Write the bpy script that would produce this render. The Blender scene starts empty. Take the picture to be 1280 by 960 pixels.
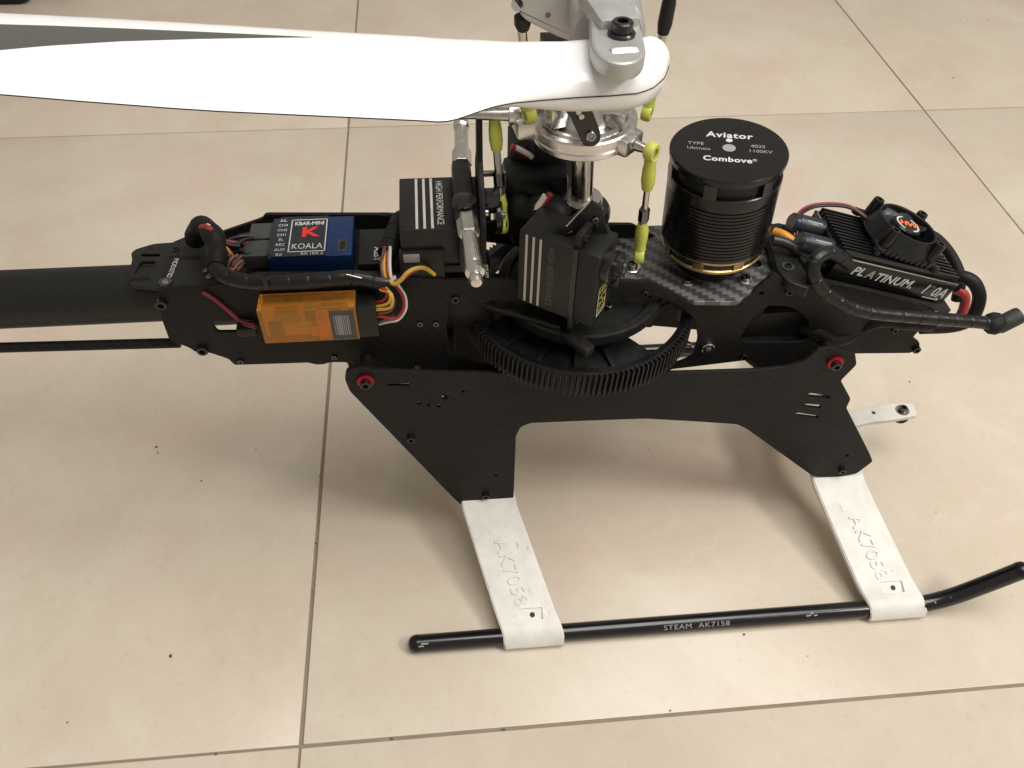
import bpy, bmesh, math, random
from mathutils import Vector, Matrix
random.seed(7)
R = math.radians
scn = bpy.context.scene
C = scn.collection
MM = 0.001                                   # every number below is in millimetres

# ------------------------------------------------------------------ camera
CAM = Vector((-68.680, -315.405, 447.539))
AX = Vector((0.99576113, -0.08985774, 0.01963032))
AY = Vector((0.05354804, 0.73989157, 0.67059158))
AZ = Vector((-0.07478215, -0.66669787, 0.74156698))
FPX = 1040.0
cam = bpy.data.cameras.new("camera"); cam.sensor_width = 36.0; cam.lens = FPX / 1280 * 36.0
cam.clip_start = 0.01; cam.clip_end = 30
co = bpy.data.objects.new("camera", cam); C.objects.link(co)
mw = Matrix((AX, AY, AZ)).transposed().to_4x4(); mw.translation = CAM * MM
co.matrix_world = mw
scn.camera = co

# ------------------------------------------------------------------ world and lamps (indoor ceiling light)
w = bpy.data.worlds.new("World"); scn.world = w; w.use_nodes = True
w.node_tree.nodes["Background"].inputs[0].default_value = (1.0, 0.90, 0.78, 1)
w.node_tree.nodes["Background"].inputs[1].default_value = 0.36
def area(name, loc, target, sx, sy, power, col):
    l = bpy.data.lights.new(name, 'AREA'); l.shape = 'RECTANGLE'; l.size = sx; l.size_y = sy
    l.energy = power; l.color = col
    o = bpy.data.objects.new(name, l); C.objects.link(o); o.location = loc
    o.rotation_euler = (Vector(target) - Vector(loc)).to_track_quat('-Z', 'Y').to_euler()
area("ceiling_lamp", (0.26, -0.17, 1.32), (0.15, -0.05, 0), 0.85, 0.7, 12.6, (1.0, 0.98, 0.95))
area("ceiling_lamp", (1.2, -0.68, 1.6), (0.05, -0.1, 0), 0.5, 0.35, 17.5, (1.0, 0.96, 0.90))
vs = scn.view_settings
vs.view_transform = 'Standard'; vs.look = 'None'; vs.exposure = 0.0; vs.gamma = 1.0; vs.use_curve_mapping = False

# ------------------------------------------------------------------ helpers
def V(px, py, y=None, z=None, x=None):
    """a sight line cut by a plane of known distance: gives the real point in mm"""
    d = AX * ((px - 640) / FPX) + AY * (-(py - 480) / FPX) - AZ
    if y is not None: t = (y - CAM.y) / d.y
    elif z is not None: t = (z - CAM.z) / d.z
    else: t = (x - CAM.x) / d.x
    return CAM + d * t
def XZ(pts, y): return [(q.x, q.z) for q in (V(a, b, y=y) for a, b in pts)]
def XY(pts, z): return [(q.x, q.y) for q in (V(a, b, z=z) for a, b in pts)]

def link(name, me, mat, parent=None, smooth=True, ang=35):
    if mat is not None and not me.materials: me.materials.append(mat)
    if smooth:
        for p in me.polygons: p.use_smooth = True
        me.set_sharp_from_angle(angle=R(ang))
    o = bpy.data.objects.new(name, me); C.objects.link(o)
    if parent is not None: o.parent = parent
    return o
def bm_obj(name, bm, mat, parent=None, smooth=True, ang=35):
    for v in bm.verts: v.co *= MM
    me = bpy.data.meshes.new(name); bm.normal_update(); bm.to_mesh(me); bm.free()
    return link(name, me, mat, parent, smooth, ang)
def frame(o, u, n):
    """matrix with local x along u, local z along n, origin o"""
    u = Vector(u).normalized(); n = Vector(n).normalized(); v = n.cross(u).normalized(); u = v.cross(n)
    m = Matrix((u, v, n)).transposed().to_4x4(); m.translation = Vector(o); return m
def add_box(bm, c, s, rot=None, bev=0.4, seg=2):
    m = (rot or Matrix()).copy() if rot else Matrix()
    T = Matrix.Translation(Vector(c)) @ m @ Matrix.Diagonal((s[0], s[1], s[2], 1))
    r = bmesh.ops.create_cube(bm, size=1.0, matrix=T)
    if bev > 0:
        es = {e for v in r['verts'] for e in v.link_edges}
        bmesh.ops.bevel(bm, geom=list(es), offset=bev, segments=seg, affect='EDGES', profile=0.6)
def box(name, c, s, mat, parent, rot=None, bev=0.4):
    bm = bmesh.new(); add_box(bm, c, s, rot, bev); return bm_obj(name, bm, mat, parent)
def add_lathe(bm, prof, M, n=32, a0=0, a1=2 * math.pi, close=True):
    """prof: (r, h) pairs; M: frame matrix with local z the axis"""
    full = abs(a1 - a0 - 2 * math.pi) < 1e-6
    cnt = n if full else n + 1
    rings = []
    for r, h in prof:
        if r < 1e-6: rings.append([bm.verts.new(M @ Vector((0, 0, h)))]); continue
        rings.append([bm.verts.new(M @ Vector((r * math.cos(a0 + (a1 - a0) * i / n), r * math.sin(a0 + (a1 - a0) * i / n), h))) for i in range(cnt)])
    for a, b in zip(rings, rings[1:]):
        for i in range(n):
            j = (i + 1) % cnt
            if len(a) == 1 and len(b) == 1: continue
            if len(a) == 1: bm.faces.new((a[0], b[i], b[j]))
            elif len(b) == 1: bm.faces.new((a[i], a[j], b[0]))
            else: bm.faces.new((a[i], a[j], b[j], b[i]))
def lathe(name, prof, o, d, mat, parent, n=32, u=None, ang=35):
    d = Vector(d).normalized()
    if u is None: u = Vector((1, 0, 0)) if abs(d.x) < 0.9 else Vector((0, 1, 0))
    bm = bmesh.new(); add_lathe(bm, prof, frame(o, Vector(u) - d * Vector(u).dot(d), d), n)
    bmesh.ops.recalc_face_normals(bm, faces=bm.faces)
    return bm_obj(name, bm, mat, parent, True, ang)
def cyl(name, a, b, r, mat, parent, n=24, bev=0.3, r2=None):
    a = Vector(a); b = Vector(b); L = (b - a).length; r2 = r if r2 is None else r2
    return lathe(name, [(0, 0), (r - bev, 0), (r, bev), (r2, L - bev), (r2 - bev, L), (0, L)], a, b - a, mat, parent, n)
def smooth_path(pts, sub=8):
    pts = [Vector(p) for p in pts]
    if len(pts) < 3:
        return [pts[0].lerp(pts[1], i / sub) for i in range(sub + 1)]
    P = [pts[0] * 2 - pts[1]] + pts + [pts[-1] * 2 - pts[-2]]
    out = []
    for i in range(1, len(P) - 2):
        a, b, c, d = P[i - 1:i + 3]
        for k in range(sub):
            t = k / sub
            out.append(0.5 * ((2 * b) + (c - a) * t + (2 * a - 5 * b + 4 * c - d) * t * t + (3 * b - a - 3 * c + d) * t ** 3))
    out.append(pts[-1]); return out
def add_tube(bm, path, rad, n=10, cap=True, rnd=False):
    """path of points, rad number or function of arc length"""
    path = [Vector(p) for p in path]; s = 0.0; rings = []
    t0 = (path[1] - path[0]).normalized()
    nv = t0.orthogonal().normalized()
    N = len(path)
    for i, p in enumerate(path):
        t = ((path[min(i + 1, N - 1)] - path[max(i - 1, 0)])).normalized()
        nv = (nv - t * nv.dot(t)).normalized(); bv = t.cross(nv)
        if i: s += (p - path[i - 1]).length
        r = rad(s) if callable(rad) else rad
        rings.append([bm.verts.new(p + (nv * math.cos(2 * math.pi * k / n) + bv * math.sin(2 * math.pi * k / n)) * r) for k in range(n)])
    for a, b in zip(rings, rings[1:]):
        for k in range(n): bm.faces.new((a[k], a[(k + 1) % n], b[(k + 1) % n], b[k]))
    if cap:
        bm.faces.new(rings[0][::-1]); bm.faces.new(rings[-1])
def tube(name, pts, r, mat, parent, sub=8, n=10, straight=False):
    bm = bmesh.new(); add_tube(bm, pts if straight else smooth_path(pts, sub), r, n); return bm_obj(name, bm, mat, parent, True, 60)
def wrapped(r, pitch=6.5, groove=0.8, depth=0.28):
    return lambda s: r - (depth if (s % pitch) < groove else 0.0) + 0.03 * math.sin(s * 0.9)
def dense(pts, step=0.45):
    p = smooth_path(pts, 24); out = [p[0]]; acc = 0.0
    for a, b in zip(p, p[1:]):
        L = (b - a).length; n = max(1, int(L / step))
        for i in range(1, n + 1): out.append(a.lerp(b, i / n))
    return out
def depsmesh(o):
    dg = bpy.context.evaluated_depsgraph_get(); me = bpy.data.meshes.new_from_object(o.evaluated_get(dg), depsgraph=dg); return me
def plate(name, M, outer, holes, th, mat, parent, bev=0.25):
    """flat sheet cut to an outline with real holes; M maps local xy to the sheet, local z is its thickness direction"""
    cu = bpy.data.curves.new(name, 'CURVE'); cu.dimensions = '2D'; cu.fill_mode = 'BOTH'
    for poly in [outer] + list(holes):
        sp = cu.splines.new('POLY'); sp.points.add(len(poly) - 1); sp.use_cyclic_u = True
        for q, (a, b) in zip(sp.points, poly): q.co = (a, b, 0, 1)
    cu.extrude = th / 2 - bev; cu.bevel_depth = bev; cu.bevel_resolution = 1; cu.offset = -bev
    o = bpy.data.objects.new(name, cu); C.objects.link(o)
    bpy.context.view_layer.update()
    me = depsmesh(o); bpy.data.objects.remove(o); bpy.data.curves.remove(cu)
    me.transform(Matrix.Diagonal((MM, MM, MM, 1)) @ M); me.update(); me.materials.clear()
    return link(name, me, mat, parent, True, 30)
def MXZ(y):                     # sheet standing in the xz plane at distance y, seen from -y
    return Matrix(((1, 0, 0, 0), (0, 0, -1, y), (0, 1, 0, 0), (0, 0, 0, 1)))
def circ(cx, cy, r, n=14, ry=None): return [(cx + r * math.cos(2 * math.pi * i / n), cy + (ry or r) * math.sin(2 * math.pi * i / n)) for i in range(n)]
def rnd_poly(pts, r=2.0, n=4):
    out = []
    for i in range(len(pts)):
        a, b, c = (Vector(pts[i - 1]), Vector(pts[i]), Vector(pts[(i + 1) % len(pts)]))
        d1 = a - b; d2 = c - b; rr = min(r, d1.length * .45, d2.length * .45)
        p = b + d1.normalized() * rr; q = b + d2.normalized() * rr
        for k in range(n + 1):
            t = k / n; out.append(tuple((p * (1 - t) ** 2 + b * 2 * t * (1 - t) + q * t * t)))
    return out
def lettering(name, body, size, M, mat, parent, bold=0.0, align='CENTER', shear=0.0, sx=1.0, depth=0.03, spacing=1.0):
    cu = bpy.data.curves.new(name, 'FONT'); cu.body = body; cu.size = size; cu.align_x = align; cu.align_y = 'CENTER'
    cu.extrude = depth; cu.offset = bold; cu.shear = shear; cu.space_character = spacing; cu.resolution_u = 3
    o = bpy.data.objects.new(name, cu); C.objects.link(o); bpy.context.view_layer.update()
    me = depsmesh(o); bpy.data.objects.remove(o); bpy.data.curves.remove(cu)
    me.transform(Matrix.Diagonal((MM, MM, MM, 1)) @ M @ Matrix.Diagonal((sx, 1, 1, 1))); me.materials.clear()
    return link(name, me, mat, parent, False)
_screws = {}
def screw(pos, d, r, h, mat, parent, name="screw", sock=True):
    """socket head cap screw, head sits on pos and rises along d"""
    key = (r, h, mat.name, sock)
    if key not in _screws:
        bm = bmesh.new(); s = r * 0.52
        add_lathe(bm, [(0, -0.5), (r, -0.5), (r, h - r * .12), (r * .88, h)], Matrix(), 20)
        if sock:
            add_lathe(bm, [(r * .88, h), (s, h)], Matrix(), 20)
            add_lathe(bm, [(s * 1.02, h + .005), (s * .95, h * .35), (0, h * .3)], Matrix(), 6)
        else: add_lathe(bm, [(r * .88, h), (0, h)], Matrix(), 20)
        bmesh.ops.recalc_face_normals(bm, faces=bm.faces)
        for v in bm.verts: v.co *= MM
        me = bpy.data.meshes.new(name); bm.to_mesh(me); bm.free(); me.materials.append(mat)
        for p in me.polygons: p.use_smooth = True
        me.set_sharp_from_angle(angle=R(35)); _screws[key] = me
    o = bpy.data.objects.new(name, _screws[key]); C.objects.link(o); o.parent = parent
    m = Vector(d).to_track_quat('Z', 'Y').to_matrix().to_4x4(); m.translation = Vector(pos) * MM
    o.matrix_basis = m; return o
def cut(o, cutters):
    for c in cutters:
        md = o.modifiers.new("b", 'BOOLEAN'); md.operation = 'DIFFERENCE'; md.object = c; md.solver = 'EXACT'
    bpy.context.view_layer.update(); me = depsmesh(o); o.modifiers.clear(); old = o.data; o.data = me
    for c in cutters: bpy.data.objects.remove(c)
    for p in me.polygons: p.use_smooth = True
    me.set_sharp_from_angle(angle=R(30))

# ------------------------------------------------------------------ materials
def mat(name, col, rough=0.5, metal=0.0, spec=0.5, var=0.12, rvar=0.1, scale=180, bump=0.0, bscale=900, coat=0.0, trans=0.0, sss=0.0):
    m = bpy.data.materials.new(name); m.use_nodes = True; nt = m.node_tree; b = nt.nodes["Principled BSDF"]
    b.inputs["Metallic"].default_value = metal; b.inputs["Specular IOR Level"].default_value = spec
    b.inputs["Coat Weight"].default_value = coat; b.inputs["Coat Roughness"].default_value = 0.08
    b.inputs["Transmission Weight"].default_value = trans
    if sss: b.inputs["Subsurface Weight"].default_value = sss; b.inputs["Subsurface Radius"].default_value = (.002, .0015, .001)
    tc = nt.nodes.new("ShaderNodeTexCoord"); nz = nt.nodes.new("ShaderNodeTexNoise")
    nz.inputs["Scale"].default_value = scale; nz.inputs["Detail"].default_value = 5
    nt.links.new(tc.outputs["Object"], nz.inputs["Vector"])
    mx = nt.nodes.new("ShaderNodeMix"); mx.data_type = 'RGBA'
    mx.inputs[6].default_value = (*[c * (1 - var) for c in col], 1); mx.inputs[7].default_value = (*[min(1, c * (1 + var)) for c in col], 1)
    nt.links.new(nz.outputs["Fac"], mx.inputs[0]); nt.links.new(mx.outputs[2], b.inputs["Base Color"])
    mr = nt.nodes.new("ShaderNodeMapRange"); mr.inputs[1].default_value = .3; mr.inputs[2].default_value = .7
    mr.inputs[3].default_value = max(.02, rough - rvar); mr.inputs[4].default_value = min(1, rough + rvar)
    nt.links.new(nz.outputs["Fac"], mr.inputs[0]); nt.links.new(mr.outputs[0], b.inputs["Roughness"])
    if bump > 0:
        n2 = nt.nodes.new("ShaderNodeTexNoise"); n2.inputs["Scale"].default_value = bscale; n2.inputs["Detail"].default_value = 3
        nt.links.new(tc.outputs["Object"], n2.inputs["Vector"])
        bp = nt.nodes.new("ShaderNodeBump"); bp.inputs["Strength"].default_value = bump; bp.inputs["Distance"].default_value = 0.0003
        nt.links.new(n2.outputs["Fac"], bp.inputs["Height"]); nt.links.new(bp.outputs[0], b.inputs["Normal"])
    return m
def math_node(nt, op, a, b=None):
    n = nt.nodes.new("ShaderNodeMath"); n.operation = op
    for i, q in enumerate((a, b)):
        if q is None: continue
        if isinstance(q, (int, float)): n.inputs[i].default_value = q
        else: nt.links.new(q, n.inputs[i])
    return n.outputs[0]
def carbon(name, ax, tow, dark, light, rough, bump, coat=0.0, spec=0.5):
    """2x2 twill: tows run along the sheet's two axes, four cells to a repeat"""
    m = bpy.data.materials.new(name); m.use_nodes = True; nt = m.node_tree; b = nt.nodes["Principled BSDF"]
    tc = nt.nodes.new("ShaderNodeTexCoord"); sp = nt.nodes.new("ShaderNodeSeparateXYZ")
    nt.links.new(tc.outputs["Object"], sp.inputs[0])
    u = math_node(nt, 'MULTIPLY', sp.outputs[ax[0]], 1000 / tow); v = math_node(nt, 'MULTIPLY', sp.outputs[ax[1]], 1000 / tow)
    s = math_node(nt, 'ADD', math_node(nt, 'FLOOR', u), math_node(nt, 'FLOOR', v))
    f = math_node(nt, 'LESS_THAN', math_node(nt, 'FLOORED_MODULO', s, 4.0), 1.5)
    fu = math_node(nt, 'SUBTRACT', math_node(nt, 'FRACT', u), .5); fv = math_node(nt, 'SUBTRACT', math_node(nt, 'FRACT', v), .5)
    hu = math_node(nt, 'MULTIPLY', fu, fu); hv = math_node(nt, 'MULTIPLY', fv, fv)
    mh = nt.nodes.new("ShaderNodeMix"); nt.links.new(f, mh.inputs[0]); nt.links.new(hu, mh.inputs[2]); nt.links.new(hv, mh.inputs[3])
    h = math_node(nt, 'MULTIPLY', mh.outputs[0], -1.0)
    bp = nt.nodes.new("ShaderNodeBump"); bp.inputs["Strength"].default_value = bump; bp.inputs["Distance"].default_value = 0.0004
    nt.links.new(h, bp.inputs["Height"]); nt.links.new(bp.outputs[0], b.inputs["Normal"])
    nz = nt.nodes.new("ShaderNodeTexNoise"); nz.inputs["Scale"].default_value = 70; nz.inputs["Detail"].default_value = 6
    nt.links.new(tc.outputs["Object"], nz.inputs["Vector"])
    mx = nt.nodes.new("ShaderNodeMix"); mx.data_type = 'RGBA'; mx.inputs[6].default_value = (*dark, 1); mx.inputs[7].default_value = (*light, 1)
    fac = math_node(nt, 'MULTIPLY', math_node(nt, 'ADD', f, nz.outputs["Fac"]), .6)
    nt.links.new(fac, mx.inputs[0]); nt.links.new(mx.outputs[2], b.inputs["Base Color"])
    rr = math_node(nt, 'ADD', math_node(nt, 'MULTIPLY', nz.outputs["Fac"], .25), rough - .12); nt.links.new(rr, b.inputs["Roughness"])
    b.inputs["Coat Weight"].default_value = coat; b.inputs["Coat Roughness"].default_value = 0.1; b.inputs["Specular IOR Level"].default_value = spec
    return m
K = {}
K['carbon_side'] = carbon("carbon sheet side", (0, 2), 1.6, (.0085, .0080, .0076), (.0135, .0125, .0118), .52, .22, spec=.2)
K['carbon_deck'] = carbon("carbon sheet deck", (0, 1), 2.5, (.004, .004, .004), (.15, .15, .147), .34, 1.0, coat=.15, spec=.6)  # glints of the weave are put into the colour as pale tows
K['carbon_top'] = carbon("carbon sheet matte top", (0, 1), 1.6, (.012, .0125, .012), (.016, .0165, .016), .5, .06, spec=.4)
K['black'] = mat("black plastic", (.011, .011, .011), .45, spec=.32, var=.2, bump=.1)
K['black_soft'] = mat("black rubber", (.008, .0078, .0075), .6, spec=.3, var=.25, bump=.6, bscale=420)
K['black_gloss'] = mat("black gloss plastic", (.006, .006, .0065), .24, spec=.4, var=.2, rvar=.08)
K['black_ano'] = mat("black anodised aluminium", (.007, .007, .008), .3, metal=.0, spec=.5, var=.2, rvar=.08, coat=.15)
K['sleeve'] = mat("black spiral sleeve", (.009, .009, .009), .36, spec=.4, var=.2, bump=.5, bscale=350)
K['skid_black'] = mat("black skid enamel", (.006, .0062, .007), .2, spec=.6, var=.2, rvar=.06, scale=60)
K['servo_face'] = mat("servo case dark", (.013, .013, .012), .4, spec=.35, var=.15)
K['alu'] = mat("machined aluminium", (.70, .69, .67), .3, metal=1, var=.06, rvar=.08, scale=300)
K['alu_matte'] = mat("blasted aluminium", (.46, .46, .45), .42, metal=.55, var=.06, rvar=.06, bump=.08)
K['steel'] = mat("steel", (.55, .53, .50), .25, metal=1, var=.1, rvar=.1)
K['dark_steel'] = mat("dark steel", (.16, .155, .15), .3, metal=1, var=.15, rvar=.1)
K['lime'] = mat("lime nylon", (.47, .50, .085), .45, var=.12, bump=.08, sss=.1)
K['white_paint'] = mat("white gelcoat", (.86, .86, .86), .28, var=.02, rvar=.06, coat=.3)
K['gold'] = mat("gold anodised", (.42, .30, .15), .28, metal=1, var=.1)
K['red_ano'] = mat("red anodised", (.32, .010, .022), .35, metal=.6, var=.1)
K['print'] = mat("white print", (.58, .58, .56), .5, var=.1)
K['print_dim'] = mat("grey print", (.30, .30, .30), .5, var=.25, scale=1500)
K['print_faint'] = mat("faint print", (.10, .085, .095), .5, var=.2)
K['print_red'] = mat("red print", (.75, .03, .025), .45, var=.1)
K['print_orange'] = mat("orange print", (.85, .16, .05), .45, var=.1)
K['stripe'] = mat("cream stripe print", (.55, .52, .46), .5, var=.12)
K['yellow_print'] = mat("yellow print", (.50, .40, .06), .5, var=.1)
K['blue'] = mat("blue anodised case", (.009, .032, .115), .34, metal=.25, var=.2)
K['slate'] = mat("slate sticker", (.016, .021, .029), .35, var=.1)
K['plug_grey'] = mat("dusty black rubber", (.022, .021, .020), .6, var=.2)
K['fan_grey'] = mat("smoke grey plastic", (.055, .060, .070), .3, var=.1)
K['grey_plastic'] = mat("grey plug plastic", (.05, .052, .05), .5, var=.15)
K['w_yellow'] = mat("yellow wire", (.62, .38, .06), .4, var=.1)
K['w_white'] = mat("white wire", (.70, .67, .62), .4, var=.1)
K['w_red'] = mat("red wire", (.32, .030, .026), .4, var=.1)
K['w_brown'] = mat("brown wire", (.16, .065, .045), .4, var=.1)
K['w_black'] = mat("black wire", (.014, .014, .014), .4, var=.1)
K['w_orange'] = mat("orange wire", (.62, .26, .03), .4, var=.1)
K['w_maroon'] = mat("maroon wire", (.20, .02, .035), .4, var=.1)
K['green_board'] = mat("circuit board", (.50, .30, .12), .5, var=.4, scale=500)
K['grout'] = mat("grout", (.25, .21, .16), .85, var=.3, scale=60, bump=.4)
# translucent orange case
def orange_case():
    m = mat("orange translucent case", (1.0, .45, .09), .16, var=.05, rvar=.06, trans=.74)
    b = m.node_tree.nodes["Principled BSDF"]; b.inputs["IOR"].default_value = 1.3; return m
K['orange'] = orange_case()
# dirty white plastic: grey smudges and fine scratches with their own shapes
def dirty_white():
    m = bpy.data.materials.new("scuffed white nylon"); m.use_nodes = True; nt = m.node_tree; b = nt.nodes["Principled BSDF"]
    tc = nt.nodes.new("ShaderNodeTexCoord")
    n1 = nt.nodes.new("ShaderNodeTexNoise"); n1.inputs["Scale"].default_value = 75; n1.inputs["Detail"].default_value = 7; n1.inputs["Roughness"].default_value = .65
    n2 = nt.nodes.new("ShaderNodeTexNoise"); n2.inputs["Scale"].default_value = 260; n2.inputs["Detail"].default_value = 4
    mp = nt.nodes.new("ShaderNodeMapping"); mp.inputs["Scale"].default_value = (1, .35, .35); mp.inputs["Rotation"].default_value = (0, 0, .5)
    nt.links.new(tc.outputs["Object"], n1.inputs["Vector"]); nt.links.new(tc.outputs["Object"], mp.inputs[0]); nt.links.new(mp.outputs[0], n2.inputs["Vector"])
    r1 = nt.nodes.new("ShaderNodeValToRGB"); r1.color_ramp.elements[0].position = .42; r1.color_ramp.elements[1].position = .72
    r1.color_ramp.elements[0].color = (.70, .685, .635, 1); r1.color_ramp.elements[1].color = (.58, .56, .51, 1)
    r2 = nt.nodes.new("ShaderNodeValToRGB"); r2.color_ramp.elements[0].position = .655; r2.color_ramp.elements[1].position = .79
    r2.color_ramp.elements[0].color = (0, 0, 0, 1); r2.color_ramp.elements[1].color = (1, 1, 1, 1)
    nt.links.new(n1.outputs["Fac"], r1.inputs[0]); nt.links.new(n2.outputs["Fac"], r2.inputs[0])
    mx = nt.nodes.new("ShaderNodeMix"); mx.data_type = 'RGBA'; mx.inputs[7].default_value = (.17, .15, .13, 1)
    nt.links.new(r2.outputs[0], mx.inputs[0]); nt.links.new(r1.outputs[0], mx.inputs[6]); nt.links.new(mx.outputs[2], b.inputs["Base Color"])
    b.inputs["Roughness"].default_value = .42
    return m
K['nylon'] = dirty_white()
def tile_mat():
    m = bpy.data.materials.new("beige porcelain tile"); m.use_nodes = True; nt = m.node_tree; b = nt.nodes["Principled BSDF"]
    tc = nt.nodes.new("ShaderNodeTexCoord"); oi = nt.nodes.new("ShaderNodeObjectInfo")
    cb = nt.nodes.new("ShaderNodeVectorMath"); cb.operation = 'SCALE'
    ad = nt.nodes.new("ShaderNodeVectorMath"); ad.operation = 'ADD'
    nt.links.new(oi.outputs["Random"], cb.inputs["Scale"]); cb.inputs[0].default_value = (9, 7, 5)
    nt.links.new(tc.outputs["Object"], ad.inputs[0]); nt.links.new(cb.outputs[0], ad.inputs[1])
    def noise(sc, det, ro=.5, dist=0):
        n = nt.nodes.new("ShaderNodeTexNoise"); n.inputs["Scale"].default_value = sc; n.inputs["Detail"].default_value = det
        n.inputs["Roughness"].default_value = ro; n.inputs["Distortion"].default_value = dist
        nt.links.new(ad.outputs[0], n.inputs["Vector"]); return n.outputs["Fac"]
    def ramp(fac, a, c):
        r = nt.nodes.new("ShaderNodeValToRGB"); r.color_ramp.elements[0].position, r.color_ramp.elements[0].color = a[0], (*a[1], 1)
        r.color_ramp.elements[1].position, r.color_ramp.elements[1].color = c[0], (*c[1], 1); nt.links.new(fac, r.inputs[0]); return r.outputs[0]
    def mixc(fac, a, c):
        x = nt.nodes.new("ShaderNodeMix"); x.data_type = 'RGBA'
        nt.links.new(fac, x.inputs[0]) if not isinstance(fac, float) else setattr(x.inputs[0], 'default_value', fac)
        for i, q in ((6, a), (7, c)):
            if isinstance(q, tuple): x.inputs[i].default_value = (*q, 1)
            else: nt.links.new(q, x.inputs[i])
        return x.outputs[2]
    base = ramp(noise(7, 6, .55, .6), (.34, (.575, .495, .395)), (.66, (.655, .588, .485)))
    peach = nt.nodes.new("ShaderNodeMapRange"); peach.inputs[1].default_value = .52; peach.inputs[2].default_value = .75; peach.inputs[4].default_value = .8
    nt.links.new(noise(11, 5, .5, .3), peach.inputs[0])
    c1 = mixc(peach.outputs[0], base, (.63, .492, .405))
    vein = nt.nodes.new("ShaderNodeMapRange"); vein.inputs[1].default_value = .50; vein.inputs[2].default_value = .72; vein.inputs[4].default_value = .22
    nt.links.new(noise(62, 9, .72, .6), vein.inputs[0])
    c2 = mixc(vein.outputs[0], c1, (.74, .685, .585))
    sp = nt.nodes.new("ShaderNodeMapRange"); sp.inputs[1].default_value = .56; sp.inputs[2].default_value = .78; sp.inputs[4].default_value = .32
    nt.links.new(noise(190, 5, .7), sp.inputs[0])
    c3 = mixc(sp.outputs[0], c2, (.42, .32, .22))
    nt.links.new(c3, b.inputs["Base Color"])
    rr = math_node(nt, 'ADD', math_node(nt, 'MULTIPLY', noise(22, 6, .6), .20), .14); nt.links.new(rr, b.inputs["Roughness"])
    b.inputs["Specular IOR Level"].default_value = .42
    bp = nt.nodes.new("ShaderNodeBump"); bp.inputs["Strength"].default_value = .06; bp.inputs["Distance"].default_value = .001
    nt.links.new(noise(60, 4), bp.inputs["Height"]); nt.links.new(bp.outputs[0], b.inputs["Normal"])
    return m
K['tile'] = tile_mat()

# ------------------------------------------------------------------ the floor: grout bed and square tiles
floor = box("floor", (144, 743, -6.4), (6100, 6100, 10), K['grout'], None, bev=0)
floor["kind"] = "structure"
T = 600.0; X0 = -155.6; Y0 = -157.0; gap = 1.7
bm = bmesh.new(); add_box(bm, (0, 0, -5), (T - gap, T - gap, 10), bev=.7, seg=2)
t0 = bm_obj("floor_tile", bm, K['tile'], floor); first = True
for i in range(-4, 5):
    for j in range(-3, 6):
        o = t0 if first else t0.copy()
        if not first: C.objects.link(o); o.parent = floor
        first = False
        o.location = ((X0 + (i + .5) * T + random.uniform(-.35, .35)) * MM, (Y0 + (j + .5) * T + random.uniform(-.35, .35)) * MM, random.uniform(-.25, 0) * MM)
        o.rotation_euler = (0, 0, R(90) * random.randrange(4))
        if abs(i) < 3 and -2 < j < 3: o.rotation_euler.z += random.uniform(-.0006, .0006)

# ------------------------------------------------------------------ the helicopter
H = bpy.data.objects.new("model_helicopter", None); C.objects.link(H)
H["label"] = "black carbon frame model helicopter without canopy standing on the tiled floor"
H["category"] = "model helicopter"
YP = -23.0                                    # outer face of the near side sheet (sheet is 2 mm)

# landing skids
def skid(sgn):
    y = 108.3 * sgn
    pts = [(-94, y, 5.2), (-40, y, 5.2), (60, y, 5.2), (150, y, 5.2), (188, y, 5.2), (202, y, 7.2), (215, y, 13.5), (228, y, 24.5), (243, y, 38.5)]
    path = smooth_path(pts, 10)
    bm = bmesh.new(); add_tube(bm, path, 4.9, 20, cap=False)
    o = bm_obj("skid_tube", bm, K['skid_black'], H, True, 60)
    for p, d in ((path[0], path[0] - path[1]), (path[-1], path[-1] - path[-2])):
        lathe("end_cap", [(4.92, -1), (5.0, -.6), (5.0, 1.0), (4.5, 3.0), (3.2, 4.5), (1.5, 5.2), (0, 5.3)], p, d, K['black_gloss'], o, 20)
    return o
sk = skid(-1); skid(1)
nrm = Vector((0, -math.cos(R(42)), math.sin(R(42))))
lettering("lettering", "STEAM  AK7158", 4.1, frame(Vector((63.5, -108.3, 5.2)) + nrm * 4.95, (1, 0, 0), nrm), K['print_dim'], sk, sx=1.25, spacing=1.1)
for (x, l, a) in ((129, 3, 52), (133, 2, 50), (196, 5, 40), (-90, 4, 60), (-92, 3, 45), (205, 4, 60), (213, 4, 66), (131, 1.5, 66)):     # scuffs on the tube
    n_ = Vector((0, -math.cos(R(a)), math.sin(R(a)))); zc = 5.2 if x < 190 else 5.2 + max(0, (x - 190)) ** 2 * .0125
    box("scuff", Vector((x, -108.3, zc)) + n_ * 4.92, (l, .8, .06), K['print_dim'], sk, rot=frame((0, 0, 0), (1, .2 * random.uniform(-1, 1), 0), n_), bev=0)

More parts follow.
